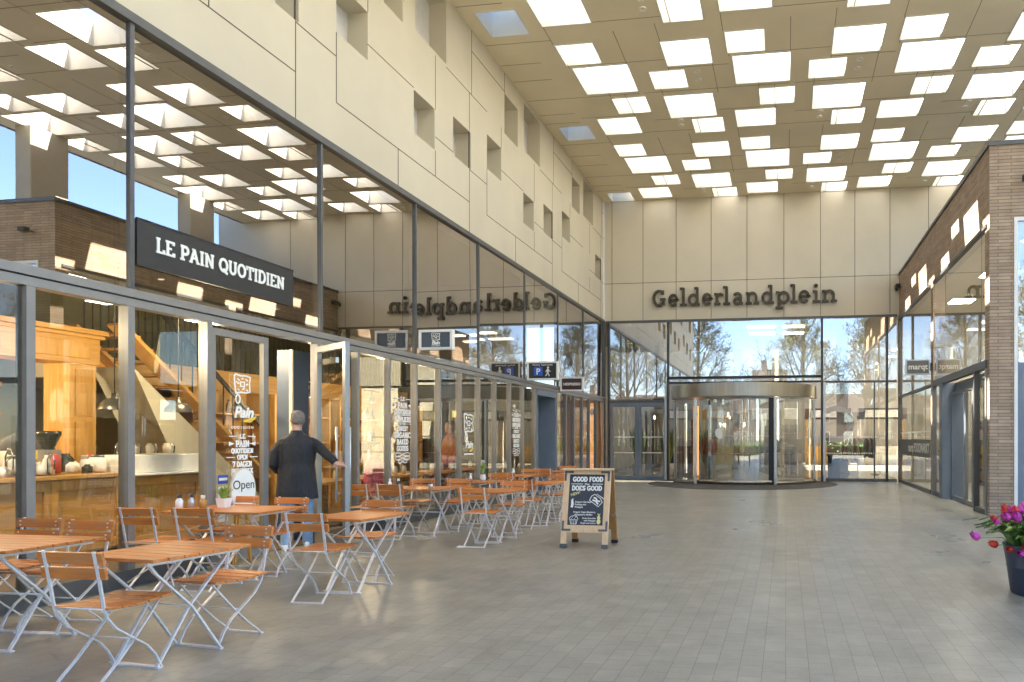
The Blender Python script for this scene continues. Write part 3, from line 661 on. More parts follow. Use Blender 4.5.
m_ = MB(); logo(m_, frame_T((cx,11.439,3.20),'-y'), .15); W(m_, 'logo', M['vinyl'], t); ftext('script', 'Pain', .085, frame_T((cx,11.439,3.075),'-y'), M['vinyl'], t, .002, 'CENTER', .004, .3); ftext('small_name','QUOTIDIEN',.03,frame_T((cx,11.439,3.04),'-y'), M['vinyl'], t)
t, cx = blade('parking_blade_sign', 'dark blade sign with blue parking square and walking figure', 16.63, -5.50, 2.88, 3.34, 'signblack')
T = frame_T((cx,16.599,2.9),'-y')
W(MB().box(cx-.22,cx-.0,16.594,16.599,2.985,3.205), 'parking_square', M['pblue'], t); ftext('parking_letter','P',.21,frame_T((cx-.11,16.592,3.02),'-y'),M['vinyl'],t,.002,'CENTER',.004)
ftext('heading','Parking  Supermarkt',.062,frame_T((cx,16.598,3.235),'-y'),M['vinyl'],t)
m_ = MB(); m_.disc(T @ Matrix.Translation((.14,.285,0)), .026,.026,.004)
for p, w in (([(.14,.255),(.13,.17)],.05),([(.13,.17),(.16,.12),(.17,.075)],.022),([(.13,.17),(.11,.12),(.075,.08)],.022),([(.135,.245),(.175,.20),(.205,.19)],.016),([(.135,.245),(.095,.215),(.085,.17)],.016)): m_.ribbon(p, w, T, .004+.001*w)
W(m_, 'walking_figure', M['vinyl'], t)
t, cx = blade('coffee_blade_sign', 'dark brown blade sign with one small white word', 19.21, -5.62, 2.78, 3.18, 'signbrown')
ftext('lettering','NESPRESSO',.10,frame_T((cx,19.176,2.945),'-y'),M['vinyl'],t,.002,'CENTER',.003)

# =================================================================== ENTRANCE BUILDING (end wall)
eb = thing('entrance_building', 'cream panelled end wall with glazed mall entrance below the ceiling', 'building', (0, BY+6, 0))
mb = MB(); mb.box(WL+.002,9,BY,BY+.25,5.60,HC+.7)
for x in (-6.09,-4.97,-3.79,-2.56,-1.32,-.06,1.17,2.31,3.46,4.7,5.93): mb.box(x-.009,x+.009,BY-.003,BY+.02,5.62,HC-.01,1)
mb.box(WL+.01,8.9,BY-.0035,BY+.02,6.915,6.933,1)
W(mb, 'cladding_wall', [M['clad_b'], M['seam']], eb)
mb = MB(); mb.box(WL+.07,XR-.07,BY-.05,BY+.12,5.52,5.60)
W(mb, 'head_rail', M['alu_d'], eb)
EX = [-6.2,-4.07,1.22,3.36]
for x in EX:
    W(MB().box(x-.035,x+.035,BY-.07,BY+.12,0,5.519), 'mullion', M['frame_d'], eb)
for x in (-4.15, 1.30): W(MB().box(x-.035,x+.035,BY-.09,BY-.02,0,3.36), 'door_post', M['alu_l'], eb)
W(MB().box(-4.03,1.18,BY-.12,BY+.12,3.52,3.60).box(-4.03,1.18,BY-.06,BY+.1,3.36,3.42), 'entrance_transom', M['black'], eb)
W(MB().box(-6.16,-4.11,BY-.06,BY+.1,2.70,2.80).box(1.26,3.32,BY-.06,BY+.1,3.33,3.40).box(3.40,XR-.08,BY-.06,BY+.1,3.33,3.40), 'side_transom', M['alu_d'], eb)
def pane(x0,x1,z0,z1,nm,mt): W(MB().quad((x0,BY,z0),(x1,BY,z0),(x1,BY,z1),(x0,BY,z1)), nm, M[mt], eb)
pane(-6.16,-4.11,2.80,5.52,'upper_window','gl_back'); pane(-4.03,1.18,3.60,5.52,'upper_window','gl_back'); pane(1.26,3.32,3.40,5.52,'upper_window','gl_back'); pane(3.40,XR-.08,3.40,5.52,'upper_window','gl_back')
pane(1.26,3.32,.10,3.33,'lower_window','gl_door'); pane(3.40,XR-.08,.10,3.33,'lower_window','gl_door'); pane(-4.03,1.18,3.42,3.52,'lower_window','gl_door')
W(MB().box(1.26,3.32,BY-.04,BY+.06,0,.10).box(3.4,XR-.08,BY-.04,BY+.06,0,.10), 'plinth', M['alu_d'], eb)
for x in (2.95,): W(MB().box(x-.02,x+.02,BY-.02,BY+.05,.1,3.33), 'slim_post', M['alu_d'], eb)
# double swing door on the left
for x0, x1 in ((-6.14,-5.14),(-5.13,-4.12)):
    f = .11; y0, y1 = BY-.05, BY+.02
    d = W(MB().box(x0,x0+f,y0,y1,.01,2.66).box(x1-f,x1,y0,y1,.01,2.66).box(x0+f,x1-f,y0,y1,2.56,2.66).box(x0+f,x1-f,y0,y1,.01,.13), 'door', M['blue'], eb)
    p_ = W(MB().quad((x0+f,BY-.02,.13),(x1-f,BY-.02,.13),(x1-f,BY-.02,2.56),(x0+f,BY-.02,2.56)), 'pane', M['gl_door'], eb); p_.parent = d; p_.location = (0,0,0)
    m_ = MB()
    for z in (.95, 1.5):
        for k in range(15): xx = x0+f+.05+k*(x1-x0-2*f-.1)/14; m_.box(xx-.018,xx+.018,BY-.024,BY-.0215,z-.022,z+.022)
    p_ = W(m_, 'safety_dots', M['vinyl'], eb); p_.parent = d; p_.location = (0,0,0)
W(MB().box(-6.16,-4.11,BY-.06,BY+.05,2.66,2.70), 'door_head', M['blue'], eb)
m_ = MB()
for z in (.95,1.5):
    for k in range(26): xx = 1.33+k*.076; m_.box(xx-.022,xx+.022,BY-.006,BY-.003,z-.024,z+.024)
W(m_, 'safety_dots', M['vinyl'], eb)
mb = MB(); mb.box(-8.2,-8,BY+.3,44,0,5.6).box(9.8,10,BY+.3,44,0,5.6).box(-8.2,10,44,44.2,0,9).box(-8.2,10,BY+.26,33.5,5.62,5.8).box(-8.2,-8,33.5,44,5.601,9).box(9.8,10,33.5,44,5.601,9).box(-8,WL,BY+.02,BY+.25,0,5.6).box(XR,9.8,BY+.02,BY+.25,0,5.6)  # rear of the hall left roofless to let daylight brighten it
W(mb, 'hall_shell', M['hallwall'], eb)
for j in range(2):
    for i in range(2):
        W(MB().box(-1.4+i*1.3,-.4+i*1.1,26.2+j*1.7,26.5+j*1.7,5.56,5.60), 'ceiling_lamp', M['panel_l'], eb)
g = MB(); g.box(-8,9.8,BY+.1,44,.004,.012); struct(g.build('hall_floor', M['tile_in']))
# lettering on the end wall
t = thing('building_name_sign', 'large dark raised slab serif letters on the cream end wall', 'building sign', (-1.45, BY, 6.06))
u = lambda q: -4.61+(q-63)*.00704
sl = [(u(a), u(b_)) for a, b_ in ((62,131),(141,192),(198,238),(240,303),(309,361),(368,414),(412,452),(460,515),(522,594),(600,665),(667,740),(738,778),(778,834),(842,884),(887,965))]
m_ = MB(); stext(m_, 'Gelderlandplein', .57, frame_T((0,BY-.055,6.06),'-y'), .165, .06, None, False, 0, .9, sl)
W(m_, 'lettering', M['bronze'], t)
m_ = MB()
for a, b_ in sl:
    x = (a+b_)/2; m_.tube([(x,BY-.06,6.2),(x,BY+.01,6.2)], .012, 6); m_.tube([(x-.05,BY-.06,6.4),(x-.05,BY+.01,6.4)], .012, 6)
W(m_, 'standoff', M['black'], t)
# revolving door
RX, RY, RR = -1.43, 24.30, 2.46
rd = thing('revolving_door', 'large round stainless revolving door with curved glass in the entrance', 'revolving door', (RX, RY, 0))
A0, A1 = PI, 2*PI
m_ = MB(); m_.lathe([(RR,2.78),(RR,3.20)], (0,0,0), 64, 0, True, A0, A1); m_.lathe([(RR-.3,2.78),(RR-.001,2.78)], (0,0,0), 64, 0, False, A0, A1); m_.lathe([(RR-.001,3.20),(.02,3.20)], (0,0,0), 64, 0, False, A0, A1); m_.lathe([(RR+.008,2.78),(RR+.008,2.80)], (0,0,0), 64, 0, True, A0, A1)
o = m_.build('canopy_drum', M['steel'], rd)
m_ = MB(); m_.lathe([(RR-.3,2.775),(.05,2.775)], (0,0,0), 40, 0, False, A0, A1); m_.build('drum_ceiling', M['alu_l'], rd)
for a0, a1 in ((180,233),(298,360)):
    m_ = MB(); m_.lathe([(RR-.08,.08),(RR-.08,2.73)], (0,0,0), 16, 0, True, math.radians(a0), math.radians(a1)); m_.build('curved_glass', M['gl_door'], rd)
for a0, a1 in ((181,233),(298,359)):
    m_ = MB(); m_.lathe([(RR-.13,.0),(RR-.02,.0),(RR-.02,.10),(RR-.13,.10)], (0,0,0), 16, 0, True, math.radians(a0), math.radians(a1)); m_.build('bottom_rail', M['steel'], rd)
for a in (180.8, 233, 298, 359.2):
    x, y = (RR-.08)*math.cos(math.radians(a)), (RR-.08)*math.sin(math.radians(a))
    m_ = MB(); m_.rbox((x,y,1.37),(.09,.12,2.73),.015); m_.build('post', M['alu_l'], rd)
m_ = MB(); m_.rbox((.98,-2.02,1.37),(.16,.10,2.72),.01).rbox((-1.05,-1.3,1.37),(.06,.06,2.72),.01); m_.build('wing_post', M['black'], rd)
for a0 in (235,):
    m_ = MB(); m_.lathe([(RR-.2,.10),(RR-.2,2.70)], (0,0,0), 14, 0, True, math.radians(a0), math.radians(a0+61)); w_ = m_.build('wing_glass', M['gl_door'], rd)
    m_ = MB(); m_.lathe([(RR-.24,.02),(RR-.16,.02),(RR-.16,.14),(RR-.24,.14)], (0,0,0), 14, 0, True, math.radians(a0), math.radians(a0+61)); m_.build('wing_rail', M['steel'], rd)
m_ = MB(); m_.quad((-1.02,-1.3,.1),(.62,-1.9,.1),(.62,-1.9,2.7),(-1.02,-1.3,2.7)); m_.build('inner_wing_glass', M['gl_cl'], rd)
m_ = MB(); m_.disc(frame_T((-.60,-2.185,1.62),'-y'), .175,.175,.006); m_.build('round_sticker', M['vinyl'], rd)
m_ = MB()
for z in (.98,1.53):
    m_.lathe([(RR-.205,z-.012),(RR-.205,z+.012)], (0,0,0), 30, 0, True, math.radians(240), math.radians(316))
m_.build('safety_stripe', M['vinyl'], rd)
g = MB(); g.lathe([(.01,.006),(3.0,.006)], (-1.40, 22.86, 0), 64, 0, False); g.lathe([(3.0,.006),(3.04,.0)], (-1.40,22.86,0), 64)
tag(g.build('entrance_mat', M['matt'], None), 'dark round floor mat in front of the revolving door', 'mat')
# security camera
t = thing('security_camera', 'small black camera on a bracket at the right end of the cream wall', 'camera', (3.55, BY, 6.45))
MB().bar((0.12,0,0),(.12,-.22,0),.03,.03).box(.08,.16,-.02,0,-.06,.06).build('bracket', M['black'], t); MB().rbox((.10,-.3,.02),(.14,.34,.13),.03).build('housing', M['black'], t, bevel=.008); MB().lathe([(.045,0),(.045,.06),(0,.06)],(.1,-.47,.0),12).build('lens', M['dark'], t)

# =================================================================== BRICK BLOCK on the right
bb = thing('brick_building', 'low tan brick shop building with glazed side on the right', 'building', (8, 18, 0))
mb = MB()
mb.box(XR,XR+.3,BR,BY-.005,5.49,6.9).box(XR+.3,12,BR,BR+.3,5.56,6.9).box(XR,4.19,BR,BR+.3,0,5.49).box(XR+.02,XR+.3,18.86,19.14,0,5.49).box(XR+.3,4.19,BR,BR+.3,5.49,5.56).box(9.6,12,BR,BR+.3,0,5.56).box(11.7,12,BR+.3,BY,0,6.9)
mb.box(XR,XR+.02,18.86,19.14,0,5.49)
W(mb, 'brick_wall', M['brick'], bb)
W(MB().box(XR-.03,12.05,BR-.03,BY,6.9,6.98), 'coping', M['alu_d'], bb)
W(MB().box(XR+.32,11.7,BR+.32,BY,5.6,5.7), 'inner_ceiling', M['plaster'], bb)
W(MB().box(11.4,11.6,BR+.3,BY,0,5.6), 'inner_wall', M['plaster'], bb)
W(MB().box(XR-.03,XR+.08,BR+.14,18.84,5.42,5.487).box(XR-.03,XR+.08,19.16,BY-.01,5.42,5.487), 'head_rail', M['alu_d'], bb)
W(MB().box(XR-.03,XR+.1,BR+.14,18.84,2.78,2.93).box(XR-.03,XR+.1,19.16,BY-.08,2.80,2.87), 'transom', M['alu_d'], bb)
def rp(y0,y1,z0,z1,nm,mt,par=None,x=XR+.02):
    return W(MB().quad((x,y1,z0),(x,y0,z0),(x,y0,z1),(x,y1,z1)), nm, M[mt], bb)
rp(19.16,24.2,2.87,5.42,'upper_window','gl_back'); rp(BR+.14,18.84,2.93,5.42,'upper_window','gl_back')
rp(19.16,24.2,.10,2.80,'shop_window','gl_low'); rp(17.95,18.8,.10,2.78,'shop_window','gl_low'); rp(BR+.2,14.78,.10,2.78,'shop_window','gl_low')
W(MB().box(XR-.02,XR+.08,19.16,24.2,0,.1).box(XR-.02,XR+.08,17.9,18.84,0,.1).box(XR-.02,XR+.08,BR+.14,14.82,0,.1), 'plinth', M['alu_d'], bb)
for y, mt in ((24.24,'alu_d'),(18.82,'alu'),(14.8,'alu_d'),(BR+.17,'alu')): W(MB().box(XR-.03,XR+.08,y-.035,y+.035,0,5.41 if mt == 'alu_d' and y > 20 else 2.779), 'post', M[mt], bb)
W(MB().box(XR-.05,XR+.45,17.6,17.9,0,2.779).box(XR+.25,XR+.45,14.85,17.6,2.55,2.779), 'door_surround', M['blue'], bb)
for y0, y1 in ((16.35,17.6),(15.7,16.32),(14.86,15.68)):
    x = XR+.2; f = .045
    d = W(MB().box(x-.03,x+.03,y0,y0+f,.02,2.56).box(x-.03,x+.03,y1-f,y1,.02,2.56).box(x-.03,x+.03,y0+f,y1-f,2.50,2.56).box(x-.03,x+.03,y0+f,y1-f,.02,.1), 'sliding_door', M['alu' if y0 < 16.3 else 'blue'], bb)
    p_ = W(MB().quad((x,y1-f,.1),(x,y0+f,.1),(x,y0+f,2.5),(x,y1-f,2.5)), 'pane', M['gl_cl'], bb); p_.parent = d; p_.location = (0,0,0)
# big front window
W(MB().box(4.19,4.25,BR-.02,BR+.12,.0,5.55).box(4.25,9.6,BR-.02,BR+.12,5.48,5.55), 'window_frame', M['white'], bb)
W(MB().box(4.252,9.6,BR-.015,BR+.1,2.72,2.86).box(4.252,4.36,BR-.015,BR+.1,0,2.72).box(4.36,9.6,BR-.015,BR+.1,0,.15), 'shop_frame', M['blue'], bb)
W(MB().quad((4.25,BR+.03,2.86),(9.6,BR+.03,2.86),(9.6,BR+.03,5.48),(4.25,BR+.03,5.48)), 'front_window', M['gl_back'], bb)
W(MB().quad((4.36,BR+.03,.15),(9.6,BR+.03,.15),(9.6,BR+.03,2.72),(4.36,BR+.03,2.72)), 'front_window', M['gl_low'], bb)
g = MB(); g.box(XR+.1,11.4,BR+.2,BY-.02,.004,.012); struct(g.build('grocery_floor', M['tile_in']))
t = thing('wall_lamp', 'dark spotlight high on the front of the brick pier', 'wall lamp', (4.36, BR, 6.22))
MB().tube([(0,0,0),(0,-.12,.0)], .015).build('arm', M['black'], t); MB().rbox((.03,-.17,.0),(.20,.14,.10),.03).build('head', M['black'], t, bevel=.01)
# marqt blade sign
t = thing('grocery_blade_sign', 'grey blade sign with white lower-case word beside the brick mullion', 'blade sign', (XR-.5, 19.0, 3.1))
W(MB().box(3.09,3.70,18.96,19.04,3.10,3.50), 'frame', M['alu_l'], t, bevel=.004); W(MB().box(3.125,3.665,18.95,18.96,3.135,3.465), 'panel', M['signgrey'], t); W(MB().box(3.70,XR+.02,18.98,19.02,3.2,3.4), 'bracket', M['alu_d'], t)
ftext('lettering','marqt',.20,frame_T((3.395,18.948,3.245),'-y'),M['vinyl'],t,.002,'CENTER',.005)
t = thing('window_band', 'dark sticker band with white shop lettering on the right shop window', 'window lettering', (XR, 21.5, 1))
W(MB().box(XR+.005,XR+.012,19.25,24.15,.93,1.42), 'band', M['signgrey'], t)
ftext('lettering','marqt FOODMARKT',.36,frame_T((XR+.004,21.0,1.06),'-x'),M['vinyl'],t,.002,'CENTER',.01)
m_ = MB()
for k in range(40): y = 19.35+k*.12; m_.box(XR+.004,XR+.010,y-.018,y+.018,1.62,1.656)
W(m_, 'safety_dots', M['vinyl'], t)
# =================================================================== TERRACE FURNITURE
def make_chair(label):
    t = thing('folding_chair', label, 'chair', (0,0,0), 0, 'slatted folding chairs on the terrace')
    A = [(-.265,.80),(-.24,.68),(-.205,.47),(-.185,.40),(-.13,.325),(-.03,.25),(.07,.175),(.13,.10),(.165,.03),(.172,.006)]
    B = [(.195,.44),(.12,.35),(.02,.235),(-.09,.12),(-.17,.05),(-.215,.006)]
    for s in (-1, 1):
        MB().sweep([(s*.168,y,z) for y,z in A], .020, .009).build('leg', M['galv'], t)
        MB().sweep([(s*.143,y,z) for y,z in B], .018, .009).build('leg', M['galv'], t)
    MB().box(-.178,.178,.160,.184,.0,.010).build('foot_bar', M['galv'], t); MB().box(-.153,.153,-.228,-.204,0,.010).build('foot_bar', M['galv'], t)
    m_ = MB()
    for s in (-1,1): m_.sweep([(s*.152,-.20,.440),(s*.152,-.08,.431),(s*.152,.06,.430),(s*.152,.205,.445)], .014, .008)
    m_.tube([(-.165,-.203,.455),(.165,-.203,.455)], .006, 6).tube([(-.165,.0,.232),(.165,.0,.232)], .005, 6).tube([(-.15,.19,.435),(.15,.19,.435)], .006, 6)
    m_.build('seat_frame', M['galv'], t)
    m_ = MB()
    for i in range(5):
        y = -.166+i*.088; z = .446+.010*((i-2)/2)**2
        m_.box(-.205,.205,-.039,.039,-.008,.008,0,Matrix.Translation((0,y,z)) @ Matrix.Rotation(.05*(i-2),4,'X'))
    m_.build('seat', M['teak'], t, bevel=.004)
    m_ = MB()
    for z, y in ((.758,-.247),(.668,-.230)):
        T = Matrix.Translation((0,y,z)) @ Matrix.Rotation(.19,4,'X')
        m_.box(-.215,.215,-.009,.009,-.036,.036,0,T)
    b_ = m_.build('backrest', M['teak'], t, bevel=.004)
    m_ = MB()
    for z, y in ((.758,-.235),(.668,-.218)):
        for s in (-1,1):
            for dz in (-.016,.016): m_.box(s*.168-.005,s*.168+.005,y-.002,y+.004,z+dz-.005,z+dz+.005)
    m_.build('bolts', M['galv'], b_)
    return t
def make_table(w, d, label):
    t = thing('folding_table', label, 'table', (0,0,0), 0, 'slatted folding tables on the terrace')
    n = round(d/.098); p = d/n; m_ = MB()
    for i in range(n):
        y = -d/2+p*(i+.5); cut = .018 if i in (0, n-1) else 0
        m_.rbox((0,y,.699),(w-cut,p-.006,.022),.004,1)
    m_.build('tabletop', M['teak'], t, bevel=.003)
    xl = w/2-.13; m_ = MB()
    for s in (-1,1): MB().box(s*(xl+.03)-.014,s*(xl+.03)+.014,-d/2+.03,d/2-.03,.661,.687).build('rail', M['galv'], t)
    for s in (-1,1):
        MB().sweep([(s*xl,-d/2+.06,.672),(s*xl,-d/2+.10,.61),(s*xl,.0,.345),(s*xl,.195,.035),(s*xl,.215,.008)], .024, .012).build('leg', M['galv'], t)
        MB().sweep([(s*(xl-.022),d/2-.06,.672),(s*(xl-.022),d/2-.10,.61),(s*(xl-.022),.0,.345),(s*(xl-.022),-.195,.035),(s*(xl-.022),-.215,.008)], .024, .012).build('leg', M['galv'], t)
    for y in (-.215,.215): MB().box(-xl-.01,xl+.01,y-.013,y+.013,0,.012).build('foot_bar', M['galv'], t)
    m_ = MB(); m_.tube([(-xl,0,.345),(xl,0,.345)], .007, 6).tube([(-xl,-.12,.50),(0,-.02,.66)], .005, 6).tube([(xl,-.12,.50),(0,-.02,.66)], .005, 6); m_.build('stretcher', M['galv'], t)
    return t
tabs = [  # x, y, wide, what it is
 (-4.08,4.17,0,'nearest of the outer row, in the left foreground'),
 (-5.62,4.30,1,'cut by the left photo edge, beside the cafe window'),
 (-5.76,6.70,1,'longer one carrying the small grass pot and condiments'),
 (-4.10,6.32,0,'in front of the open cafe door'),
 (-5.52,9.95,1,'by the window just right of the open door leaf'),
 (-4.10,9.60,0,'outer one behind the gap, left of the chalkboard'),
 (-5.32,11.6,0,'window-side one with the flower vase'),
 (-4.10,11.45,0,'outer one close to the left of the chalkboard'),
 (-5.42,13.6,0,'window-side one before the blue service door'),
 (-4.05,13.4,0,'outer one half hidden behind the chalkboard'),
 (-5.2,15.4,0,'farthest one, beside the blue service door')]
protoT = {0: make_table(.66,.70,''), 1: make_table(1.10,.70,'')}
used = {0: False, 1: False}; chair0 = make_chair('chair'); used_c = [False]
def put_chair(x, y, rz, label):
    if not used_c[0]:
        used_c[0] = True; chair0.location = (x, y, 0); chair0.rotation_euler = (0,0,rz); chair0['label'] = label
    else: dup(chair0, (x, y, 0), rz, label, name='folding_chair')
random.seed(11)
short = ['the nearest outer table','the table cut by the photo edge','the long table with the grass pot','the table before the open door','the table right of the open door','the lone outer table left of the chalkboard','the window table with the flower vase','the outer table close to the chalkboard','the table before the blue door','the table hidden behind the chalkboard','the farthest table by the blue door']
for i, (x, y, wide, desc) in enumerate(tabs):
    lab = 'orange slat folding table, '+desc
    rz = random.uniform(-.03,.03) - (.13 if i in (0,3,5) else 0)
    if not used[wide]:
        used[wide] = True; tb = protoT[wide]; tb.location = (x,y,0); tb.rotation_euler = (0,0,rz); tb['label'] = lab
    else: tb = dup(protoT[wide], (x,y,0), rz, lab, name='folding_table')
    cs = []
    A_ = {0: [(-4.09,3.78,.0,'near'),(-4.03,4.55,PI-.10,'far')],
          1: [(-5.50,4.66,PI+.04,'far right'),(-6.05,4.72,PI,'far left')],
          2: [(-6.06,6.10,.0,'near left'),(-5.54,6.16,.05,'near right'),(-6.13,6.98,PI,'far left'),(-5.44,6.88,PI-.05,'far right')],
          3: [(-4.17,5.88,.02,'near'),(-4.25,6.72,PI+.03,'far')],
          4: [(-6.08,9.55,.0,'near left'),(-5.62,9.62,.03,'near right'),(-5.85,10.5,PI,'far left'),(-5.2,10.5,PI,'far right')],
          5: [(-4.10,9.10,-.02,'near'),(-4.12,10.1,PI+.06,'far')]}
    if i in A_: cs = [(q[0]-x, q[1]-y, q[2], q[3]) for q in A_[i]]
    else: cs = [(random.uniform(-.08,.08),-.46,random.uniform(-.06,.06),'near'),(random.uniform(-.08,.08),.60,PI+random.uniform(-.06,.06),'far')]
    for dx, dy, r, side in cs:
        put_chair(x+dx, y+dy, r, f'wooden slat chair at {side} side of {short[i]}')
# ------------------------------------------------ things on the tables
def condiment(name, label, x, y, body, cap, h=.13, r=.028):
    t = thing(name, label, 'bottle', (x, y, .7105), 0, 'condiments on the terrace tables')
    MB().lathe([(.001,0),(r,0),(r,h*.6),(r*.45,h*.8),(r*.45,h*.86),(.001,h*.86)],(0,0,0),14).build('body', M[body], t)
    MB().lathe([(r*.62,h*.80),(r*.62,h*1.06),(.001,h*1.07)],(0,0,0),12).build('cap', M[cap], t)
condiment('salt_shaker','white bottle with black cap, left of the condiments beside the grass pot',-6.25,6.52,'ceramic','black',.15,.034)
condiment('pepper_shaker','pale bottle with black cap, middle of the condiments beside the grass pot',-6.20,6.62,'alu_l','black',.15,.03)
condiment('sugar_jar','squat amber jar with pale lid, right of the condiments beside the grass pot',-6.12,6.68,'oak','cream',.13,.034)
condiment('salt_shaker','white shaker on the window table right of the open door leaf',-5.85,9.8,'ceramic','alu_l')
condiment('pepper_shaker','dark pepper mill on the window table right of the open door leaf',-5.75,9.86,'bottle_d','alu_l')
condiment('salt_shaker','white shaker on the window table before the blue service door',-5.45,13.6,'ceramic','alu_l')
condiment('salt_shaker','white shaker beside the flower vase',-5.4,11.55,'ceramic','alu_l')
t = thing('tin_cup', 'small tin cup near the table edge right of the open door leaf', 'cup', (-5.16, 9.72, .7105)); MB().lathe([(.001,0),(.028,0),(.032,.07),(.029,.07),(.026,.006),(.001,.006)],(0,0,0),14).build('bowl', M['alu_l'], t)
t = thing('stone_ashtray', 'round pale ashtray on the table right of the open door leaf', 'ashtray', (-5.6, 9.66, .7105)); MB().lathe([(.001,0),(.05,.0),(.06,.03),(.045,.045),(.03,.025),(.001,.02)],(0,0,0),16).build('bowl', M['cols'], t)
def blades(mb, c, n, h, spread, rng, w=.007, mi=0):
    for k in range(n):
        a = rng.uniform(0,2*PI); s = rng.uniform(.15,1)*spread; hh = h*rng.uniform(.65,1.05)
        d = Vector((math.cos(a),math.sin(a),0)); p0 = Vector(c)+d*s*.15
        pts = [p0, p0+d*s*.35+Vector((0,0,hh*.6)), p0+d*s+Vector((0,0,hh))]; sd = Vector((-d.y,d.x,0))
        o = len(mb.v); mb.v += [tuple(pts[0]-sd*w), tuple(pts[0]+sd*w), tuple(pts[1]-sd*w), tuple(pts[1]+sd*w), tuple(pts[2])]
        mb.f += [[o,o+1,o+3,o+2],[o+2,o+3,o+4]]; mb.m += [mi,mi]; mb.sm += [False,False]
rg = random.Random(3)
t = thing('potted_grass', 'small square white pot of spiky bright green grass on the long table', 'potted plant', (-5.96, 6.78, .7105))
MB().add([(-.04,-.04,0),(.04,-.04,0),(.04,.04,0),(-.04,.04,0),(-.055,-.055,.10),(.055,-.055,.10),(.055,.055,.10),(-.055,.055,.10),(-.048,-.048,.10),(.048,-.048,.10),(.048,.048,.10),(-.048,.048,.10),(-.045,-.045,.085),(.045,-.045,.085),(.045,.045,.085),(-.045,.045,.085)],[(3,2,1,0)]+[(4*k+i,4*k+(i+1)%4,4*k+4+(i+1)%4,4*k+4+i) for k in range(3) for i in range(4)]+[(12,13,14,15)]).build('pot', M['ceramic'], t)
m_ = MB(); blades(m_, (0,0,.085), 80, .15, .12, rg); m_.build('grass_tuft', M['leaf_l'], t)
t = thing('flower_vase', 'slim white vase of pale flowers and leaves on a window-side table', 'vase', (-5.24, 11.7, .7105))
MB().lathe([(.001,0),(.04,0),(.05,.05),(.04,.10),(.044,.11),(.03,.11),(.001,.09)],(0,0,0),14).build('pot', M['ceramic'], t)
m_ = MB(); blades(m_, (0,0,.09), 36, .26, .09, rg, .010); m_.build('leaves', M['leaf_l'], t)
m_ = MB()
for k in range(9): a = rg.uniform(0,6.28); m_.lathe([(.001,-.012),(.016,0),(.001,.014)],(.07*math.cos(a)*rg.random(),.07*math.sin(a)*rg.random(),.27+rg.random()*.08),6)
m_.build('blossoms', M['cream'], t)

m_ = MB(); m_.add([(-.07,-.03,.004),(.06,-.04,.004),(.08,.03,.012),(-.05,.04,.02),(0,0,.012)],[(0,1,4),(1,2,4),(2,3,4),(3,0,4)])
tag(m_.build('paper_scrap', M['vinyl'], None, loc=(-4.27,8.86,.0)), 'crumpled white paper scrap on the paving at a chair foot', 'paper scrap')
# =================================================================== CHALKBOARD A-FRAME
AB = thing('chalkboard_stand', 'pine A-frame chalkboard stand with hand-lettered menu on the paving', 'chalkboard', (-2.64, 9.30, 0), .0)
lean = .19
FT = Matrix.Translation((0,-.26,0)) @ Matrix.Rotation(-lean,4,'X') @ Matrix(((1,0,0,0),(0,0,-1,0),(0,1,0,0),(0,0,0,1)))   # local x right, y up the board, z towards the viewer
def fb(x0,x1,y0,y1,z0,z1,m_): return m_.box(x0,x1,y0,y1,z0,z1,0,FT)
m_ = MB(); fb(-.325,-.245,0,1.04,-.018,.018,m_); fb(.245,.325,0,1.04,-.018,.018,m_); fb(-.245,.245,.98,1.04,-.018,.017,m_); fb(-.245,.245,.20,.30,-.018,.017,m_); m_.build('front_frame', M['pine'], AB, bevel=.004)
m_ = MB(); m_.box(-.345,.345,-.14,.02,1.022,1.046); m_.build('top_rail', M['pine'], AB, bevel=.004)
m_ = MB(); fb(-.245,.245,.30,.98,-.012,.004,m_); m_.build('board', M['slate'], AB)
BT = Matrix.Translation((0,.26,0)) @ Matrix.Rotation(lean,4,'X')
m_ = MB(); m_.box(-.325,-.245,-.018,.018,0,1.04,0,BT).box(.245,.325,-.018,.018,0,1.04,0,BT).box(-.245,.245,-.017,.017,.2,.3,0,BT).box(-.245,.245,-.017,.017,.96,1.03,0,BT); m_.build('rear_frame', M['pine_d'], AB, bevel=.004)
m_ = MB(); m_.box(-.245,.245,-.006,.006,.3,.96,0,BT); m_.build('rear_panel', M['pine_d'], AB)
for s in (-1,1):
    for yy in (.0,): m_ = MB(); fb(s*.285-.043,s*.285+.043,0,.05,-.022,.022,m_); m_.build('foot_cap', M['alu_d'], AB)
    m_ = MB(); m_.box(s*.285-.043,s*.285+.043,-.022,.022,0,.05,0,BT); m_.build('foot_cap', M['rubber'], AB)
    for y0, dy in ((1.01,-1),(.235,1)):
        m_ = MB(); fb(min(s*.315,s*.19),max(s*.315,s*.19),y0-.014,y0+.014,.018,.022,m_); x = s*.30; fb(x-.014,x+.014,min(y0,y0+dy*.12),max(y0,y0+dy*.12),.0185,.0225,m_); m_.build('corner_bracket', M['alu_d'], AB)
    MB().tube([(s*.335,-.17,.45),(s*.335,0,.40),(s*.335,.17,.45)], .006, 6).build('side_chain', M['alu'], AB)
CT = FT @ Matrix.Translation((0,0,.0045))
m_ = MB()
stext(m_, 'GOOD FOOD', .062, CT @ Matrix.Translation((.01,.885,0)), .26, .002, .42)
stext(m_, 'DOES GOOD', .062, CT @ Matrix.Translation((.0,.765,0)), .26, .002, .42)
for x0, x1 in ((-.22,-.06),(.07,.22)): m_.box(x0,x1,.848,.856,0,.002,0,CT)
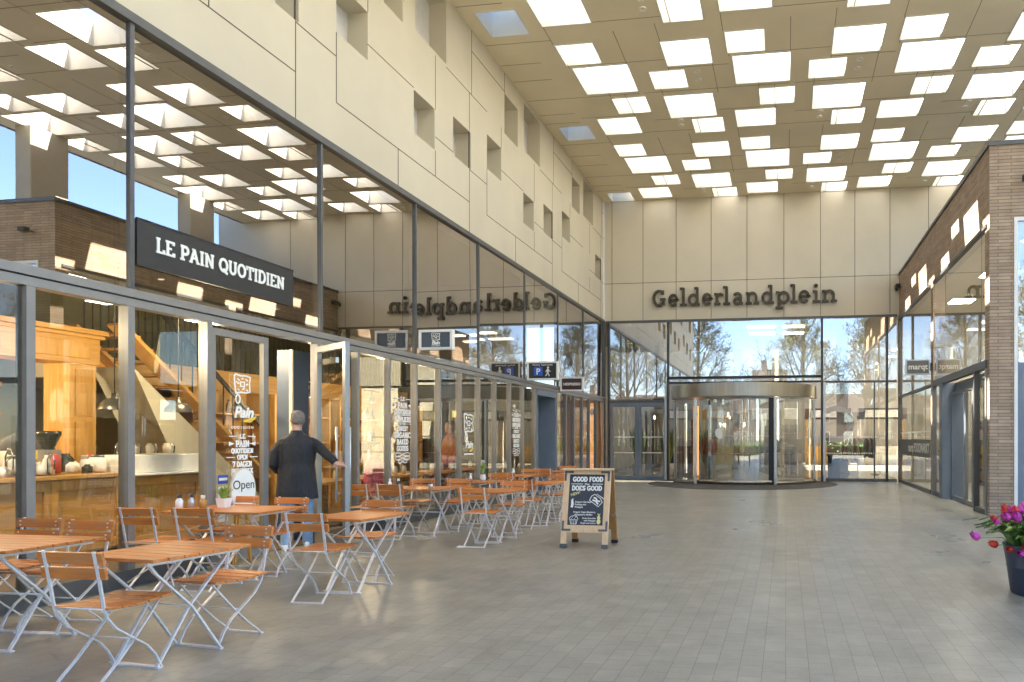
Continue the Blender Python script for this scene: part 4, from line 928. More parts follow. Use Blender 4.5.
# steaming bread slice, muffin, banana and pineapple drawings
R_ = CT @ Matrix.Translation((.14,.63,0)) @ Matrix.Rotation(-.6,4,'Z')
m_.ribbon([(-.08,-.05),(.07,-.05),(.08,.03),(.03,.055),(-.07,.055),(-.09,.01)], .008, R_, .002, 0, True); m_.ribbon([(-.055,.012),(-.02,.02),(.01,.005),(.05,.02)], .02, R_, .002); m_.ribbon([(-.05,-.022),(0,-.012),(.05,-.025)], .02, R_, .0024)
for k in range(3): m_.ribbon([(-.05+.05*k,.075),(-.02+.05*k,.075),(.06+.035*k,.08)], .007, R_, .002+.0003*k)
K_ = CT @ Matrix.Translation((-.16,.37,0))
m_.ribbon([(-.05,.0),(-.038,-.055),(.038,-.055),(.05,.0)], .007, K_, .002, 0, True); m_.ribbon([(.06*math.cos(a),.05*math.sin(a)+.005) for a in [PI*q/10 for q in range(11)]], .007, K_, .0024)
for k in range(6): m_.ribbon([(-.035+.014*k,.012+.02*(k%3)),(-.028+.014*k,.020+.02*(k%3))], .007, K_, .0028)
for x in (-.02,.005,.028): m_.ribbon([(x,-.05),(x*1.1,-.008)], .005, K_, .0027)
m_.ribbon([(-.197,.535),(-.188,.58),(-.194,.63),(-.184,.655)], [.03,.036,.026,.008], CT, .002)
m_.build('chalk_lettering', M['chalk'], AB)
m_ = MB(); P_ = CT @ Matrix.Translation((.185,.35,0))
m_.disc(P_, .026,.036,.002); m_.disc(P_ @ Matrix.Translation((0,.052,0)), .022,.026,.0023)
for k in (-1,0,1): m_.ribbon([(0,.075),(k*.022,.11)], [.012,.003], P_, .002+.0002*k)
m_.build('chalk_pineapple', M['chalk_y'], AB)
def ctw(tx, size, x, y, rot=0, mt='chalk', al='LEFT'):
    ftext('chalk_text', tx, size, AB.matrix_basis @ CT @ Matrix.Translation((x,y,0)) @ Matrix.Rotation(rot,4,'Z'), M[mt], AB, .001, al, .0006)
AB.matrix_basis = Matrix.Translation((-2.64,9.30,0)) @ Matrix.Rotation(-.02,4,'Z')
ctw('NEW!', .052, -.215, .685, .28, 'chalk_y'); ctw('that', .042, .0, .838, 0, 'chalk', 'CENTER')
for k, tx in enumerate(('Organic Chia Seed','Pudding with','Pineapple')): ctw(tx, .030, -.155, .60-.034*k)
for k, tx in enumerate(('Organic Vegan Blueberry','& Raspberry Muffins')): ctw(tx, .030, -.17+.02*k, .465-.034*k)
for k, tx in enumerate(('Green Smoothie','with Pineapple','Ginger and Lemon')): ctw(tx, .028, .145, .385-.032*k, 0, 'chalk', 'RIGHT')

# =================================================================== TULIP POT
t = thing('tulip_planter', 'large navy pot of purple and red tulips at the right photo edge', 'planter', (2.37, 7.0, 0))
MB().lathe([(.001,0),(.262,0),(.27,.02),(.30,.25),(.306,.255),(.302,.265),(.33,.435),(.34,.455),(.325,.47),(.31,.46),(.30,.41),(.001,.41)],(0,0,0),48).build('pot', M['pot'], t)
MB().lathe([(.305,.415),(.001,.44)],(0,0,0),24).build('soil', M['soil'], t)
rg = random.Random(5); lf = MB(); st = MB(); heads = []
for k in range(340):
    a = rg.uniform(0,2*PI); r0 = rg.uniform(.02,.28); d = Vector((math.cos(a),math.sin(a),0)); sd = Vector((-d.y,d.x,0))
    p0 = d*r0+Vector((0,0,.41)); ln = rg.uniform(.22,.38); out = rg.uniform(.4,1.15)*ln*(.35+r0*2.6); w = rg.uniform(.022,.042)
    pts = [p0, p0+d*out*.4+Vector((0,0,ln*.55)), p0+d*out*.85+Vector((0,0,ln*.72)), p0+d*out*1.25+Vector((0,0,ln*(.62 if out > .18 else .95)))]
    ws = [w*.6, w, w*.8, .002]; o = len(lf.v)
    for p, ww in zip(pts, ws): lf.v += [tuple(p-sd*ww+Vector((0,0,.008))), tuple(p), tuple(p+sd*ww+Vector((0,0,.008)))]
    for i in range(3):
        for j in range(2): lf.f.append([o+3*i+j,o+3*i+j+1,o+3*i+4+j,o+3*i+3+j]); lf.m.append(k%3==0); lf.sm.append(True)
spots = []
for k in range(60):
    a = rg.uniform(0,2*PI); r0 = rg.uniform(.05,.26); ln = rg.uniform(.22,.36); out = r0*rg.uniform(.5,1.15)
    d = Vector((math.cos(a),math.sin(a),0)); spots.append((d, r0, ln, out, 'purple' if rg.random() < .5 else 'red'))
for ax, ln, out, c in ((-.9,.14,.50,'purple'),(-.99,.04,.20,'red'),(-.85,.02,.16,'red'),(-.7,.0,.14,'purple'),(-.6,.05,.17,'red'),(-.95,.24,.22,'purple'),(-.75,.28,.14,'purple'),(-.5,.3,.1,'purple'),(-.2,.27,.08,'red')):
    d = Vector((ax,-math.sqrt(1-ax*ax),0)); spots.append((d,.26,ln,out,c))
for d, r0, ln, out, c in spots:
    p0 = d*r0*.8+Vector((0,0,.41)); p1 = p0+d*out*.5+Vector((0,0,ln*.75+.03)); p2 = p0+d*out+Vector((0,0,ln)); st.tube([p0,p1,p2], .005, 5)
    ax = (p2-p1).normalized()+Vector((0,0,.5)); ax.normalize(); hd = MB(); q = ax.to_track_quat('Z','Y').to_matrix().to_4x4(); s = rg.uniform(1.05,1.5)
    hd.lathe([(.004,0),(.020*s,.010),(.027*s,.028),(.024*s,.048),(.014*s,.062)],(0,0,0),9)
    for j in range(6):
        aa = j*PI/3; cc, ss = math.cos(aa), math.sin(aa); hd.add([(.022*s*cc-.016*s*ss,.022*s*ss+.016*s*cc,.036*s),(.022*s*cc+.016*s*ss,.022*s*ss-.016*s*cc,.036*s),(.014*s*cc,.014*s*ss,.072*s)],[(0,1,2)])
    hd.v = [tuple(p2+(q @ Vector(v))) for v in hd.v]; hd.build('tulip_head', M[c], t)
lf.build('leaves', [M['leaf'], M['leaf_l']], t); st.build('stems', M['leaf_l'], t)

# =================================================================== PEOPLE
def add_hand(mb, wrist, direc, palm_n, curl_=.6, side=1):
    """palm and five bent fingers; direc runs along the fingers, palm_n out of the palm"""
    d = Vector(direc).normalized(); n = Vector(palm_n); n = (n-d*n.dot(d)).normalized(); x = d.cross(n)*side; w = Vector(wrist)
    mb.tube([w-d*.03, w, w+d*.02], [.026,.026,.03], 8)
    mb.bar(w, w+d*.09, .078, .03, n)
    for k, ln in enumerate((.070,.080,.075,.058)):
        b0 = w+d*.085+x*(.030-.020*k)
        a1, a2, a3 = curl_*.5, curl_*1.3, curl_*2.0
        p1 = b0+(d*math.cos(a1)+n*math.sin(a1))*ln*.45; p2 = p1+(d*math.cos(a2)+n*math.sin(a2))*ln*.33; p3 = p2+(d*math.cos(a3)+n*math.sin(a3))*ln*.26
        mb.tube([b0-d*.02, b0, p1, p2, p3], [.010,.010,.0095,.009,.007], 7)
    t0 = w+d*.025+x*.036; t1 = t0+d*.03+x*.022+n*.012; mb.tube([t0-x*.02, t0, t1, t1+d*.028+n*.018], [.013,.013,.011,.008], 7)
def head(mb, c, s=1.0, yaw=0):
    """profiled head facing +y before yaw"""
    c = Vector(c); R = Matrix.Rotation(yaw,4,'Z')
    prof = [(-.115,.030,.035,.045),(-.10,.048,.055,.035),(-.075,.060,.075,.018),(-.04,.069,.088,.006),(0,.074,.095,0),(.035,.076,.098,-.004),(.07,.072,.092,-.006),(.095,.058,.074,-.006),(.113,.034,.045,-.004),(.121,.008,.010,-.004)]
    vs0 = len(mb.v); mb.loft([((0,y*s,z*s),rx*s,ry*s) for z,rx,ry,y in prof], 18)
    mb.add([(-.013*s,.085*s,-.03*s),(.013*s,.085*s,-.03*s),(0,.118*s,-.028*s),(0,.088*s,.022*s),(0,.08*s,-.04*s)],[(0,2,3),(2,1,3),(0,4,2),(4,1,2),(0,3,1),(0,1,4)])
    for s_ in (-1,1): mb.loft([((s_*.074*s,-.008*s,-.03*s),.008*s,.012*s),((s_*.080*s,-.012*s,-.005*s),.009*s,.020*s),((s_*.079*s,-.014*s,.022*s),.007*s,.017*s)],8)
    mb.loft([((0,.086*s,-.066*s),.022*s,.006*s),((0,.091*s,-.061*s),.024*s,.008*s),((0,.087*s,-.056*s),.02*s,.006*s)],8)
    for k in range(vs0, len(mb.v)): mb.v[k] = tuple(c+(R @ Vector(mb.v[k])))
def remesh(o, v, sm=2):
    md = o.modifiers.new('fuse', 'REMESH'); md.mode = 'VOXEL'; md.voxel_size = v; md.use_smooth_shade = True
    if sm: m2 = o.modifiers.new('soften', 'SMOOTH'); m2.factor = .5; m2.iterations = sm
def person(label, loc, rz, top, legs, shoe, hair, yaw=0, rarm=None, larm=None, seated=False, coat_len=.86, stride=.12, s=1.0, vox=.011, rdir=(0,1,0), rpalm=(0,0,-1)):
    t = thing('person', label, 'person', loc, rz); hz = .48 if seated else .90
    up = hz-.90
    P = lambda x,y,z: (x, y, z+up)
    rarm = rarm or [(.155,0,1.41),(.235,-.01,1.28),(.265,.0,1.12),(.25,.06,.98),(.24,.10,.86)]
    larm = larm or [(-.155,0,1.41),(-.235,-.01,1.28),(-.265,.0,1.12),(-.25,.06,.98),(-.24,.10,.86)]
    rarm = [P(*q) for q in rarm]; larm = [P(*q) for q in larm]
    if seated: lg = [[(s_*.10,-.02,.50),(s_*.12,.25,.50),(s_*.12,.43,.48),(s_*.12,.44,.25),(s_*.12,.42,.09)] for s_ in (-1,1)]
    else: lg = [[(s_*.095,0,.90),(s_*.105,.02,.70),(s_*.105,.03+s_*stride*.4,.48),(s_*.105,s_*stride*.6-.01,.28),(s_*.105,s_*stride-.02,.09)] for s_ in (-1,1)]
    b = MB()
    b.loft([(P(0,0,.84),.15,.11),(P(0,0,.98),.165,.115),(P(0,.005,1.12),.145,.105),(P(0,0,1.28),.175,.12),(P(0,-.01,1.42),.18,.10),(P(0,-.01,1.48),.10,.07),(P(0,0,1.53),.056,.058),(P(0,.008,1.60),.055,.058),(P(0,.01,1.64),.05,.055)],18)
    head(b, P(0,.02,1.685), 1.0, yaw)
    for arm in (rarm, larm): b.tube(arm, [.052,.046,.042,.036,.027], 10)
    for l in lg: b.tube(l, [.088,.075,.058,.052,.042], 10); b.loft([((l[-1][0],l[-1][1]-.02,.02),.045,.06),((l[-1][0],l[-1][1]-.0,.10),.04,.05)],8)
    for arm, sd in ((rarm,1),(larm,-1)):
        d = Vector(arm[-1])-Vector(arm[-2])
        if sd == 1 and rdir != (0,1,0): add_hand(b, arm[-1], rdir, rpalm, .75, 1)
        else: add_hand(b, arm[-1], d, (-sd,0.2,0), .45, sd)
    o = b.build('body', M['skin'], t); remesh(o, min(vox,.008), 1)
    # hair cap
    m_ = MB(); c = Vector(P(0,.02,1.685)); R = Matrix.Rotation(yaw,4,'Z'); m_.loft([((0,-.048,-.055),.062,.052),((0,-.040,-.01),.079,.066),((0,-.028,.035),.081,.082),((0,-.012,.075),.077,.090),((0,-.008,.103),.060,.074),((0,-.006,.122),.034,.044),((0,-.006,.128),.008,.01)],18)
    m_.v = [tuple(c+(R @ Vector(v))) for v in m_.v]; m_.build('hair', M[hair], t)
    # trousers
    m_ = MB(); m_.loft([(P(0,0,.80),.16,.12),(P(0,0,.92),.172,.125),(P(0,0,1.02),.165,.12)],18)
    for l in lg: m_.tube(l[:-1]+[(l[-1][0],l[-1][1],.075)], [.10,.092,.074,.066,.06], 12)
    o = m_.build('trousers', M[legs], t); remesh(o, vox, 1)
    m_ = MB()
    for l in lg:
        x, y = l[-1][0], l[-1][1]
        m_.loft([((x,y+.05,.0),.046,.135),((x,y+.05,.025),.050,.140),((x,y+.045,.05),.046,.125),((x,y-.005,.085),.042,.075),((x,y-.02,.115),.042,.05)],14)
    m_.build('shoes', M[shoe], t)
    # coat or top
    m_ = MB(); zb = coat_len if not seated else .86
    rings = [(P(0,-.01,zb),.235,.165)] if zb < .8 else [(P(0,0,zb),.19,.14)]
    rings += [(P(0,-.005,.98),.205,.150),(P(0,0,1.13),.195,.138),(P(0,-.005,1.28),.215,.142),(P(0,-.015,1.38),.222,.125),(P(0,-.015,1.44),.195,.105),(P(0,-.015,1.485),.12,.09),(P(0,-.01,1.515),.08,.08),(P(0,-.004,1.555),.068,.072)]
    m_.loft([(q_[0], q_[1]*(1.07 if q_[0][2]-up < 1.46 else 1), q_[2]*1.05) for q_ in rings], 22)
    for arm in (rarm, larm):
        q = [Vector(p) for p in arm]; q[-1] = q[-2].lerp(q[-1], .82)
        m_.tube(q, [.062,.066,.060,.053,.045], 12)
    o = m_.build('coat' if zb < .8 else 'top', M[top], t); remesh(o, vox, 2)
    return t
R30 = math.radians(27)
hand_w = Vector(OPENT @ Vector((.90,-.02,1.10)))
p0 = Vector((-6.20,8.24,0)); rel = Matrix.Rotation(-R30,4,'Z') @ (hand_w-p0)
wr = rel+Vector((-.10,-.02,.03))
man = person('man in dark coat and light jeans entering the open cafe door, arm outstretched', p0, R30, 'coat', 'denim', 'shoe', 'hair', .45,
    rarm=[(.150,-.012,1.415),(.225,-.03,1.37),tuple(Vector((.255,-.03,1.365)).lerp(wr,.45)+Vector((0,-.03,-.01))),tuple(Vector((.255,-.03,1.365)).lerp(wr,.75)+Vector((0,-.02,-.0))),tuple(wr)],
    larm=[(-.155,0,1.41),(-.245,-.02,1.28),(-.275,-.02,1.13),(-.24,.10,1.04),(-.18,.22,1.02)], coat_len=.68, stride=.13, vox=.010, rdir=(1,.15,-.15), rpalm=(0,.6,-.8))
person('person in orange jacket and cream trousers inside the revolving door', (-2.72,25.2,.012), .4, 'orange', 'cream', 'shoe', 'bark', 0, vox=.016)
person('seated person in pink coat behind the window right of the cafe door', (-7.05,11.35,.012), -1.5, 'pink', 'dark', 'black', 'bark', 0, seated=True, vox=.016)
person('person in rust-brown jumper standing inside behind the middle cafe window', (-7.3,14.6,.012), 2.6, 'rust', 'dark', 'black', 'hair', 0, vox=.016)
person('barista in black shirt standing behind the counter in the cafe', (-9.15,7.35,.012), -1.9, 'dark', 'dark', 'black', 'bark', 0, vox=.016)
# =================================================================== CAFE INTERIOR
t = thing('wood_counter', 'long honey-coloured panelled wood counter inside the cafe left window', 'counter', (-8.5, 6.3, .012))
m_ = MB(); m_.box(-8.9,-8.22,4.2,7.72,.10,.98).box(-8.92,-8.14,4.18,7.74,.98,1.025)
W(m_, 'body', M['oak'], t, bevel=.006)
for k in range(4):
    y0 = 4.28+k*.86; m_ = MB(); m_.box(-8.22,-8.195,y0,y0+.08,.12,.97).box(-8.22,-8.195,y0+.78,y0+.86,.12,.97).box(-8.22,-8.195,y0+.08,y0+.78,.12,.24).box(-8.22,-8.195,y0+.08,y0+.78,.85,.97); W(m_, 'panel_frame', M['oak_v'], t, bevel=.008)
W(MB().box(-8.86,-8.26,4.24,7.70,0,.10), 'kick_plate', M['dark'], t)
t = thing('display_counter', 'wood counter with long white cold display on top inside the cafe', 'counter', (-8.5, 8.4, .012))
W(MB().box(-8.9,-8.24,7.78,9.0,.05,.97), 'body', M['oak_v'], t, bevel=.006)
W(MB().box(-8.24,-8.215,7.82,7.92,.1,.94).box(-8.24,-8.215,8.85,8.96,.1,.94).box(-8.24,-8.215,7.92,8.85,.84,.94).box(-8.24,-8.215,7.92,8.85,.1,.2), 'panel_frame', M['oak'], t, bevel=.006)
W(MB().box(-8.95,-8.12,7.78,9.05,.97,1.0).box(-8.9,-8.22,7.80,8.95,1.0,1.235), 'white_display', M['white'], t, bevel=.01)
for k in range(7): 
    y = 7.95+k*.13; b_ = tag(W(MB().lathe([(.001,0),(.045,0),(.05,.09),(.036,.11),(.036,.13),(.001,.135)],(-8.5+.06*(k%2),y,1.25),12), 'glass_jar', M['cream' if k%2 else 'gl_cl'], None), 'small glass jar in the row on top of the white display', 'jar', 'jars on the white display')
t = thing('back_bar', 'dark back counter with coffee machines along the inner cafe wall', 'counter', (-10.2, 7, .012))
W(MB().box(-10.5,-9.9,4.0,9.4,0,.95), 'body', M['oak_v'], t); W(MB().box(-10.52,-9.86,3.98,9.42,.95,1.0), 'worktop', M['dark'], t)
t = thing('coffee_machine', 'steel espresso machine on the back counter under the wood cornice', 'coffee machine', (-10.2, 6.9, 1.012))
W(MB().rbox((-10.2,6.9,1.28),(.5,.9,.34),.05).rbox((-10.15,6.9,1.05),(.55,.9,.07),.03).rbox((-10.32,6.9,1.1),(.25,.9,.2),.02), 'body', M['steel'], t, bevel=.01)
for y in (6.65,6.9,7.15): W(MB().tube([(-9.95,y,1.16),(-9.9,y,1.12),(-9.78,y,1.11)],.022,8), 'portafilter', M['black'], t)
W(MB().box(-10.4,-10.0,6.5,7.3,1.45,1.47), 'cup_rail', M['alu_l'], t)
t = thing('coffee_grinder', 'coffee grinder with dark hopper on the counter before the wood pillar', 'grinder', (-8.65, 7.2, 1.037))
MB().rbox((0,0,.14),(.16,.2,.28),.03).build('body', M['alu'], t); MB().lathe([(.05,.28),(.12,.46),(.12,.5),(.001,.5)],(0,0,0),16).build('hopper', M['bottle_d'], t)
t = thing('green_bottle', 'tall green bottle with yellow tag on the wood counter', 'bottle', (-8.42, 6.78, 1.037))
MB().lathe([(.001,0),(.06,0),(.06,.22),(.025,.30),(.025,.36),(.001,.36)],(0,0,0),14).build('body', M['bottle_g'], t); MB().box(.055,.065,-.03,.06,.18,.28).build('tag', M['yellow'], t)
items = [('white_cup_stack','stack of white cups on the wood counter, near its far end','cup stack',-8.45,7.48,'ceramic',.06,.16),('tin_canister','ochre canister on the wood counter at the left photo edge','canister',-8.45,6.42,'oak',.08,.2),('storage_jar','clear storage jar on the wood counter beside the green bottle','jar',-8.4,6.62,'gl_cl',.07,.2),('white_jug','white jug on the wood counter next to the display','jug',-8.5,7.66,'ceramic',.09,.18),('dark_canister','dark canister on the wood counter left of the glass jar','canister',-8.5,6.2,'bottle_d',.09,.25),('bread_basket','round basket of pale rolls on the wood counter','basket',-8.55,7.02,'pine',.13,.10)]
for nm, lb_, ct_, x, y, mt, r, h in items:
    t = thing(nm, lb_, ct_, (x, y, 1.037)); MB().lathe([(.001,0),(r*.85,0),(r,h*.3),(r,h*.8),(r*.8,h),(.001,h)],(0,0,0),16).build('body', M[mt], t)
    if nm == 'bread_basket':
        for k in range(5): MB().lathe([(.001,-.03),(.05,0),(.001,.035)],(.06*math.cos(k*1.25),.06*math.sin(k*1.25),h+.01),10).build('roll', M['cream'], t)
    elif nm != 'white_cup_stack': MB().lathe([(r*.82,h),(r*.84,h+.015),(.001,h+.03)],(0,0,0),14).build('lid', M['alu_d'], t)
rg = random.Random(9)
for k in range(46):
    x, y = -8.85+rg.random()*.62, 4.9+rg.random()*2.8; h = rg.uniform(.09,.32); r = rg.uniform(.035,.085)
    tag(MB().lathe([(.001,0),(r,0),(r,h*.7),(r*.5,h*.9),(r*.5,h),(.001,h)],(x,y,1.037),12).build('counter_jar', M[rg.choice(['ceramic','gl_cl','cream','bottle_d','red_box','ceramic'])]), 'small jar or cup among the clutter on the wood counter', 'jar', 'clutter on the wood counter')
# panelled wood portal with cornice and pillar
t = thing('wood_portal', 'panelled honey wood pillar and cornice behind the cafe counter', 'portal', (-9.6, 7.4, .012))
W(MB().box(-9.75,-9.35,8.05,8.42,0,2.45), 'pillar', M['oak_v'], t, bevel=.01); W(MB().box(-9.345,-9.33,8.12,8.36,1.75,2.38).box(-9.345,-9.33,8.12,8.36,1.1,1.68), 'pillar_panel', M['oak_v'], t, bevel=.012)
W(MB().box(-9.78,-9.32,5.0,8.45,2.45,2.85), 'beam', M['oak'], t, bevel=.01); W(MB().box(-9.82,-9.24,4.98,8.52,2.852,2.92).box(-9.80,-9.28,4.98,8.49,2.80,2.85), 'cornice', M['oak'], t, bevel=.01)
for k in range(3): W(MB().box(-9.32,-9.30,5.2+k*1.1,6.1+k*1.1,2.52,2.74), 'beam_panel', M['oak_v'], t, bevel=.01)
W(MB().box(-9.75,-9.35,5.0,5.35,0,2.45), 'pillar', M['oak_v'], t, bevel=.01)
t = thing('wall_shelf', 'wood wall shelf with red and white tins above the coffee machine', 'shelf', (-10.9, 7, 1.7)); W(MB().box(-10.6,-10.2,5.4,7.9,1.74,1.78).box(-10.6,-10.2,5.4,7.9,2.15,2.19), 'boards', M['oak'], t); W(MB().box(-10.62,-10.58,5.4,7.9,1.0,2.6), 'back_panel', M['oak_v'], t)
for k in range(7): tag(MB().rbox((-10.35,6.0+k*.26,1.865),(.12,.13,.17),.01).build('red_tin', M['red_box' if k%3 else 'cream']), 'small tin on the wood wall shelf above the coffee machine', 'tin', 'tins on the wall shelf')
# mezzanine and stair
t = thing('mezzanine', 'mezzanine floor with orange wood edge and black railing inside the cafe', 'mezzanine', (-11, 11, 2.3))
W(MB().box(-13,-9.85,8.6,17.2,2.32,2.58), 'floor_slab', M['plaster'], t); W(MB().box(-9.85,-9.78,8.6,17.2,2.28,2.64), 'edge_board', M['oak'], t)
m_ = MB(); m_.box(-9.83,-9.79,8.6,17.2,3.55,3.60)
for k in range(72): y = 8.65+k*.12; m_.box(-9.815,-9.80,y,y+.012,2.64,3.55)
W(m_, 'railing', M['black'], t)
for y in (10.9,13.5,16): W(MB().box(-9.95,-9.7,y,y+.22,0,2.28), 'post', M['oak_v'], t, bevel=.01)
t = thing('staircase', 'wood stair with dark stringers climbing to the mezzanine in the cafe', 'staircase', (-9.4, 9, .012))
m_ = MB()
for s_ in (-9.72,-8.98): m_.bar((s_,8.36,3.0),(s_,11.1,.78),.05,.26,(1,0,0))
W(m_, 'stringer', M['oak'], t)
m_ = MB()
for k in range(13): y = 8.5+k*.2; z = 2.86-k*.165; m_.box(-9.70,-9.0,y,y+.25,z,z+.035)
W(m_, 'treads', M['oak_v'], t)
m_ = MB(); m_.bar((-8.98,8.36,3.85),(-8.98,11.1,1.62),.04,.06)
for k in range(14): y = 8.4+k*.2; z = 3.0-(y-8.36)*.81; m_.box(-8.99,-8.975,y,y+.014,z,z+.85)
W(m_, 'handrail', M['black'], t)
W(MB().add([(-9.68,8.65,2.45),(-9.02,8.65,2.45),(-9.02,11.2,.35),(-9.68,11.2,.35),(-9.68,11.2,0),(-9.02,11.2,0),(-9.68,9.9,0),(-9.02,9.9,0)],[(0,3,2,1),(2,3,4,5),(1,2,5,7),(0,6,4,3)]), 'plaster_soffit', M['plaster'], t)
# pendant lamps
for x, y, lb_ in ((-8.0,8.33,'pewter dome pendant lamp over the white display, right of the other'),(-8.0,7.43,'pewter dome pendant lamp over the wood counter, left of the other')):
    t = thing('pendant_lamp', lb_, 'pendant lamp', (x, y, 1.80), 0, 'dome pendant lamps in the cafe')
    MB().lathe([(.16,0),(.15,.05),(.10,.11),(.035,.14),(.03,.20),(.001,.2)],(0,0,0),24).build('shade', M['copper'], t); MB().tube([(0,0,.2),(0,0,3.6)],.006,6).build('cord', M['black'], t)
    MB().lathe([(.001,.03),(.035,.05),(.03,.09),(.001,.1)],(0,0,0),12).build('bulb', M['lamp'], t)
# ceiling track spots (lit) -- the cafe's own warm light
def spot(x, y, z, lab, en):
    t = thing('track_spotlight', lab, 'spotlight', (x, y, z), 0, 'lit track spotlights in the cafe')
    MB().box(-.02,.02,-.25,.25,.20,.24).tube([(0,0,.2),(0,0,.1)],.012,6).build('track', M['black'], t); MB().lathe([(.001,.12),(.045,.12),(.055,-.02),(.045,-.02),(.04,.03),(.001,.03)],(0,0,0),14).build('lamp_head', M['black'], t)
    MB().lathe([(.001,.015),(.038,.0),(.038,.028)],(0,0,0),14).build('bulb', M['lamp'], t)
    la = bpy.data.lights.new('spot_light', 'POINT'); la.energy = en*.40; la.color = (1,.83,.58); la.shadow_soft_size = .12
    o = bpy.data.objects.new('spot_light', la); C.objects.link(o); o.location = (0,0,-.10); o.parent = t
for k, (x, y, z, e) in enumerate(((-7.6,5.6,2.75,64),(-7.55,8.3,2.8,46),(-8.4,11.5,2.2,13),(-8.4,13.4,2.2,13),(-8.4,15.2,2.2,13),(-10.1,6.2,2.3,70),(-11.4,11.5,4.4,12),(-11.4,14.5,4.4,10))):
    spot(x, y, z, ('lit black track spotlight above the '+('counter','display','first seats','middle seats','rear seats','wood cornice','mezzanine','mezzanine rear')[k]+' in the cafe'), e)
# bottle racks behind the seats
for q, y0 in enumerate((9.9, 11.7, 13.6, 15.4)):
    t = thing('wall_rack', ('first','second','third','fourth')[q]+' tall wood rack of bottles and jars along the inner cafe wall, from the stair', 'shelf rack', (-9.3, y0+.8, .012), 0, 'tall racks along the inner cafe wall')
    W(MB().box(-9.62,-9.25,y0,y0+.05,0,2.26).box(-9.62,-9.25,y0+1.55,y0+1.6,0,2.26).box(-9.63,-9.61,y0,y0+1.6,0,2.26), 'frame', M['oak_v'], t)
    for z in (.35,.85,1.35,1.85): W(MB().box(-9.61,-9.25,y0+.05,y0+1.55,z,z+.03), 'shelf', M['oak'], t)
    for z in (.38,.88,1.38,1.88):
        for k in range(8):
            if rg.random() < .15: continue
            h = rg.uniform(.14,.33); r = rg.uniform(.035,.06); y = y0+.15+k*.185
            tag(MB().lathe([(.001,0),(r,0),(r,h*.6),(r*.4,h*.8),(r*.4,h),(.001,h)],(-9.4,y,z+.012),8).build('rack_bottle', M[rg.choice(['bottle_d','bottle_g','cream','ceramic','rust','bottle_d'])]), 'bottle or jar standing on a wood rack along the inner cafe wall', 'bottle', 'bottles on the wall racks')
# indoor tables with seats
for k, y in enumerate((10.6,12.4,14.2,16.0)):
    t = thing('indoor_table', 'wood cafe table inside, '+('first','second','third','last')[k]+' behind the glass going away', 'table', (-7.5,y,.012), 0, 'wood tables inside the cafe')
    MB().rbox((0,0,.73),(.75,1.3,.04),.02).build('tabletop', M['oak'], t); MB().box(-.05,.05,-.05,.05,.04,.71).build('pedestal', M['black'], t); MB().rbox((0,0,.02),(.5,.6,.04),.05).build('base_plate', M['black'], t)
    for dy in (-.3,.1,.4): tag(MB().lathe([(.001,0),(.04,0),(.045,.1),(.03,.16),(.001,.16)],(-7.35,y+dy,.762),10).build('table_jar', M['ceramic' if dy < 0 else 'cream']), 'small white jar on a wood table inside the cafe window', 'jar', 'jars on the indoor tables')
# oval open sign on a stand just inside the door
t = thing('open_sign', 'cream oval sign reading Open, standing in front of the closed cafe door', 'sign', (-6.21, 7.34, 0))
T = frame_T((-6.22,7.34,.85),'+x'); MB().disc(Matrix.Translation(-Vector(t.location)) @ T, .19,.26,.02,40).build('oval_board', M['cream'], t); MB().disc(Matrix.Translation(-Vector(t.location)) @ T @ Matrix.Translation((0,0,.0205)), .175,.245,.003,40).build('oval_face', M['vinyl'], t)
ftext('lettering','Open',.145,T @ Matrix.Translation((0,.02,.025)),M['signblack'],t,.001,'CENTER',.0)
m_ = MB(); m_.bar((-.02,-.14,0),(-.02,-.07,.66),.03,.02).bar((-.02,.14,0),(-.02,.07,.66),.03,.02).bar((-.10,.0,0),(-.03,.0,.7),.03,.02); m_.build('stand', M['oak_v'], t)
# amber light columns
for x, y, z0, z1, lab in ((-6.62,23.75,.35,2.66,'tall amber light column behind the last window of the left facade'),(-3.35,26.4,.05,2.66,'tall amber light column inside the hall, seen through the revolving door')):
    t = thing('light_column', lab, 'light column', (x, y, .012)); MB().rbox((0,0,(z0+z1)/2),(.20,.20,z1-z0),.03).build('lit_panel', M['amber'], t); MB().box(-.14,.14,-.14,.14,0,z0).build('base', M['alu_l'], t); MB().disc(Matrix.Translation((.0,-.106,z1-.3)) @ frame_T((0,0,0),'-y'), .07,.12,.006).build('emblem', M['red_box'], t)
# boutique behind the last left bays
t = thing('boutique_display', 'dark boutique shelving with a pale ring behind the far left windows', 'display shelf', (-7.6, 21.3, .012))
W(MB().box(-7.9,-7.6,19.6,23.2,0,.5).box(-7.95,-7.85,19.6,23.2,.5,2.4), 'cabinet', M['signbrown'], t, bevel=.01)
W(MB().ribbon([(.62*math.cos(2*PI*k/36),.62*math.sin(2*PI*k/36)) for k in range(36)], .16, frame_T((-7.58,21.0,1.45),'+x'), .06, 0, True), 'ring', M['ceramic'], t)
for z in (.9,1.4,1.9): W(MB().box(-7.85,-7.6,21.9,23.1,z,z+.03), 'shelf', M['alu_l'], t)
rg = random.Random(21)
for k in range(14): tag(MB().rbox((-7.7,21.98+ (k%5)*.24,.93+.5*(k//5)+.09),(.1,.16,.18),.01).build('gift_box', M[rg.choice(['red_box','cream','vinyl','bottle_d','copper'])]), 'small packaged box on the boutique shelves', 'box', 'boxes on the boutique shelves')
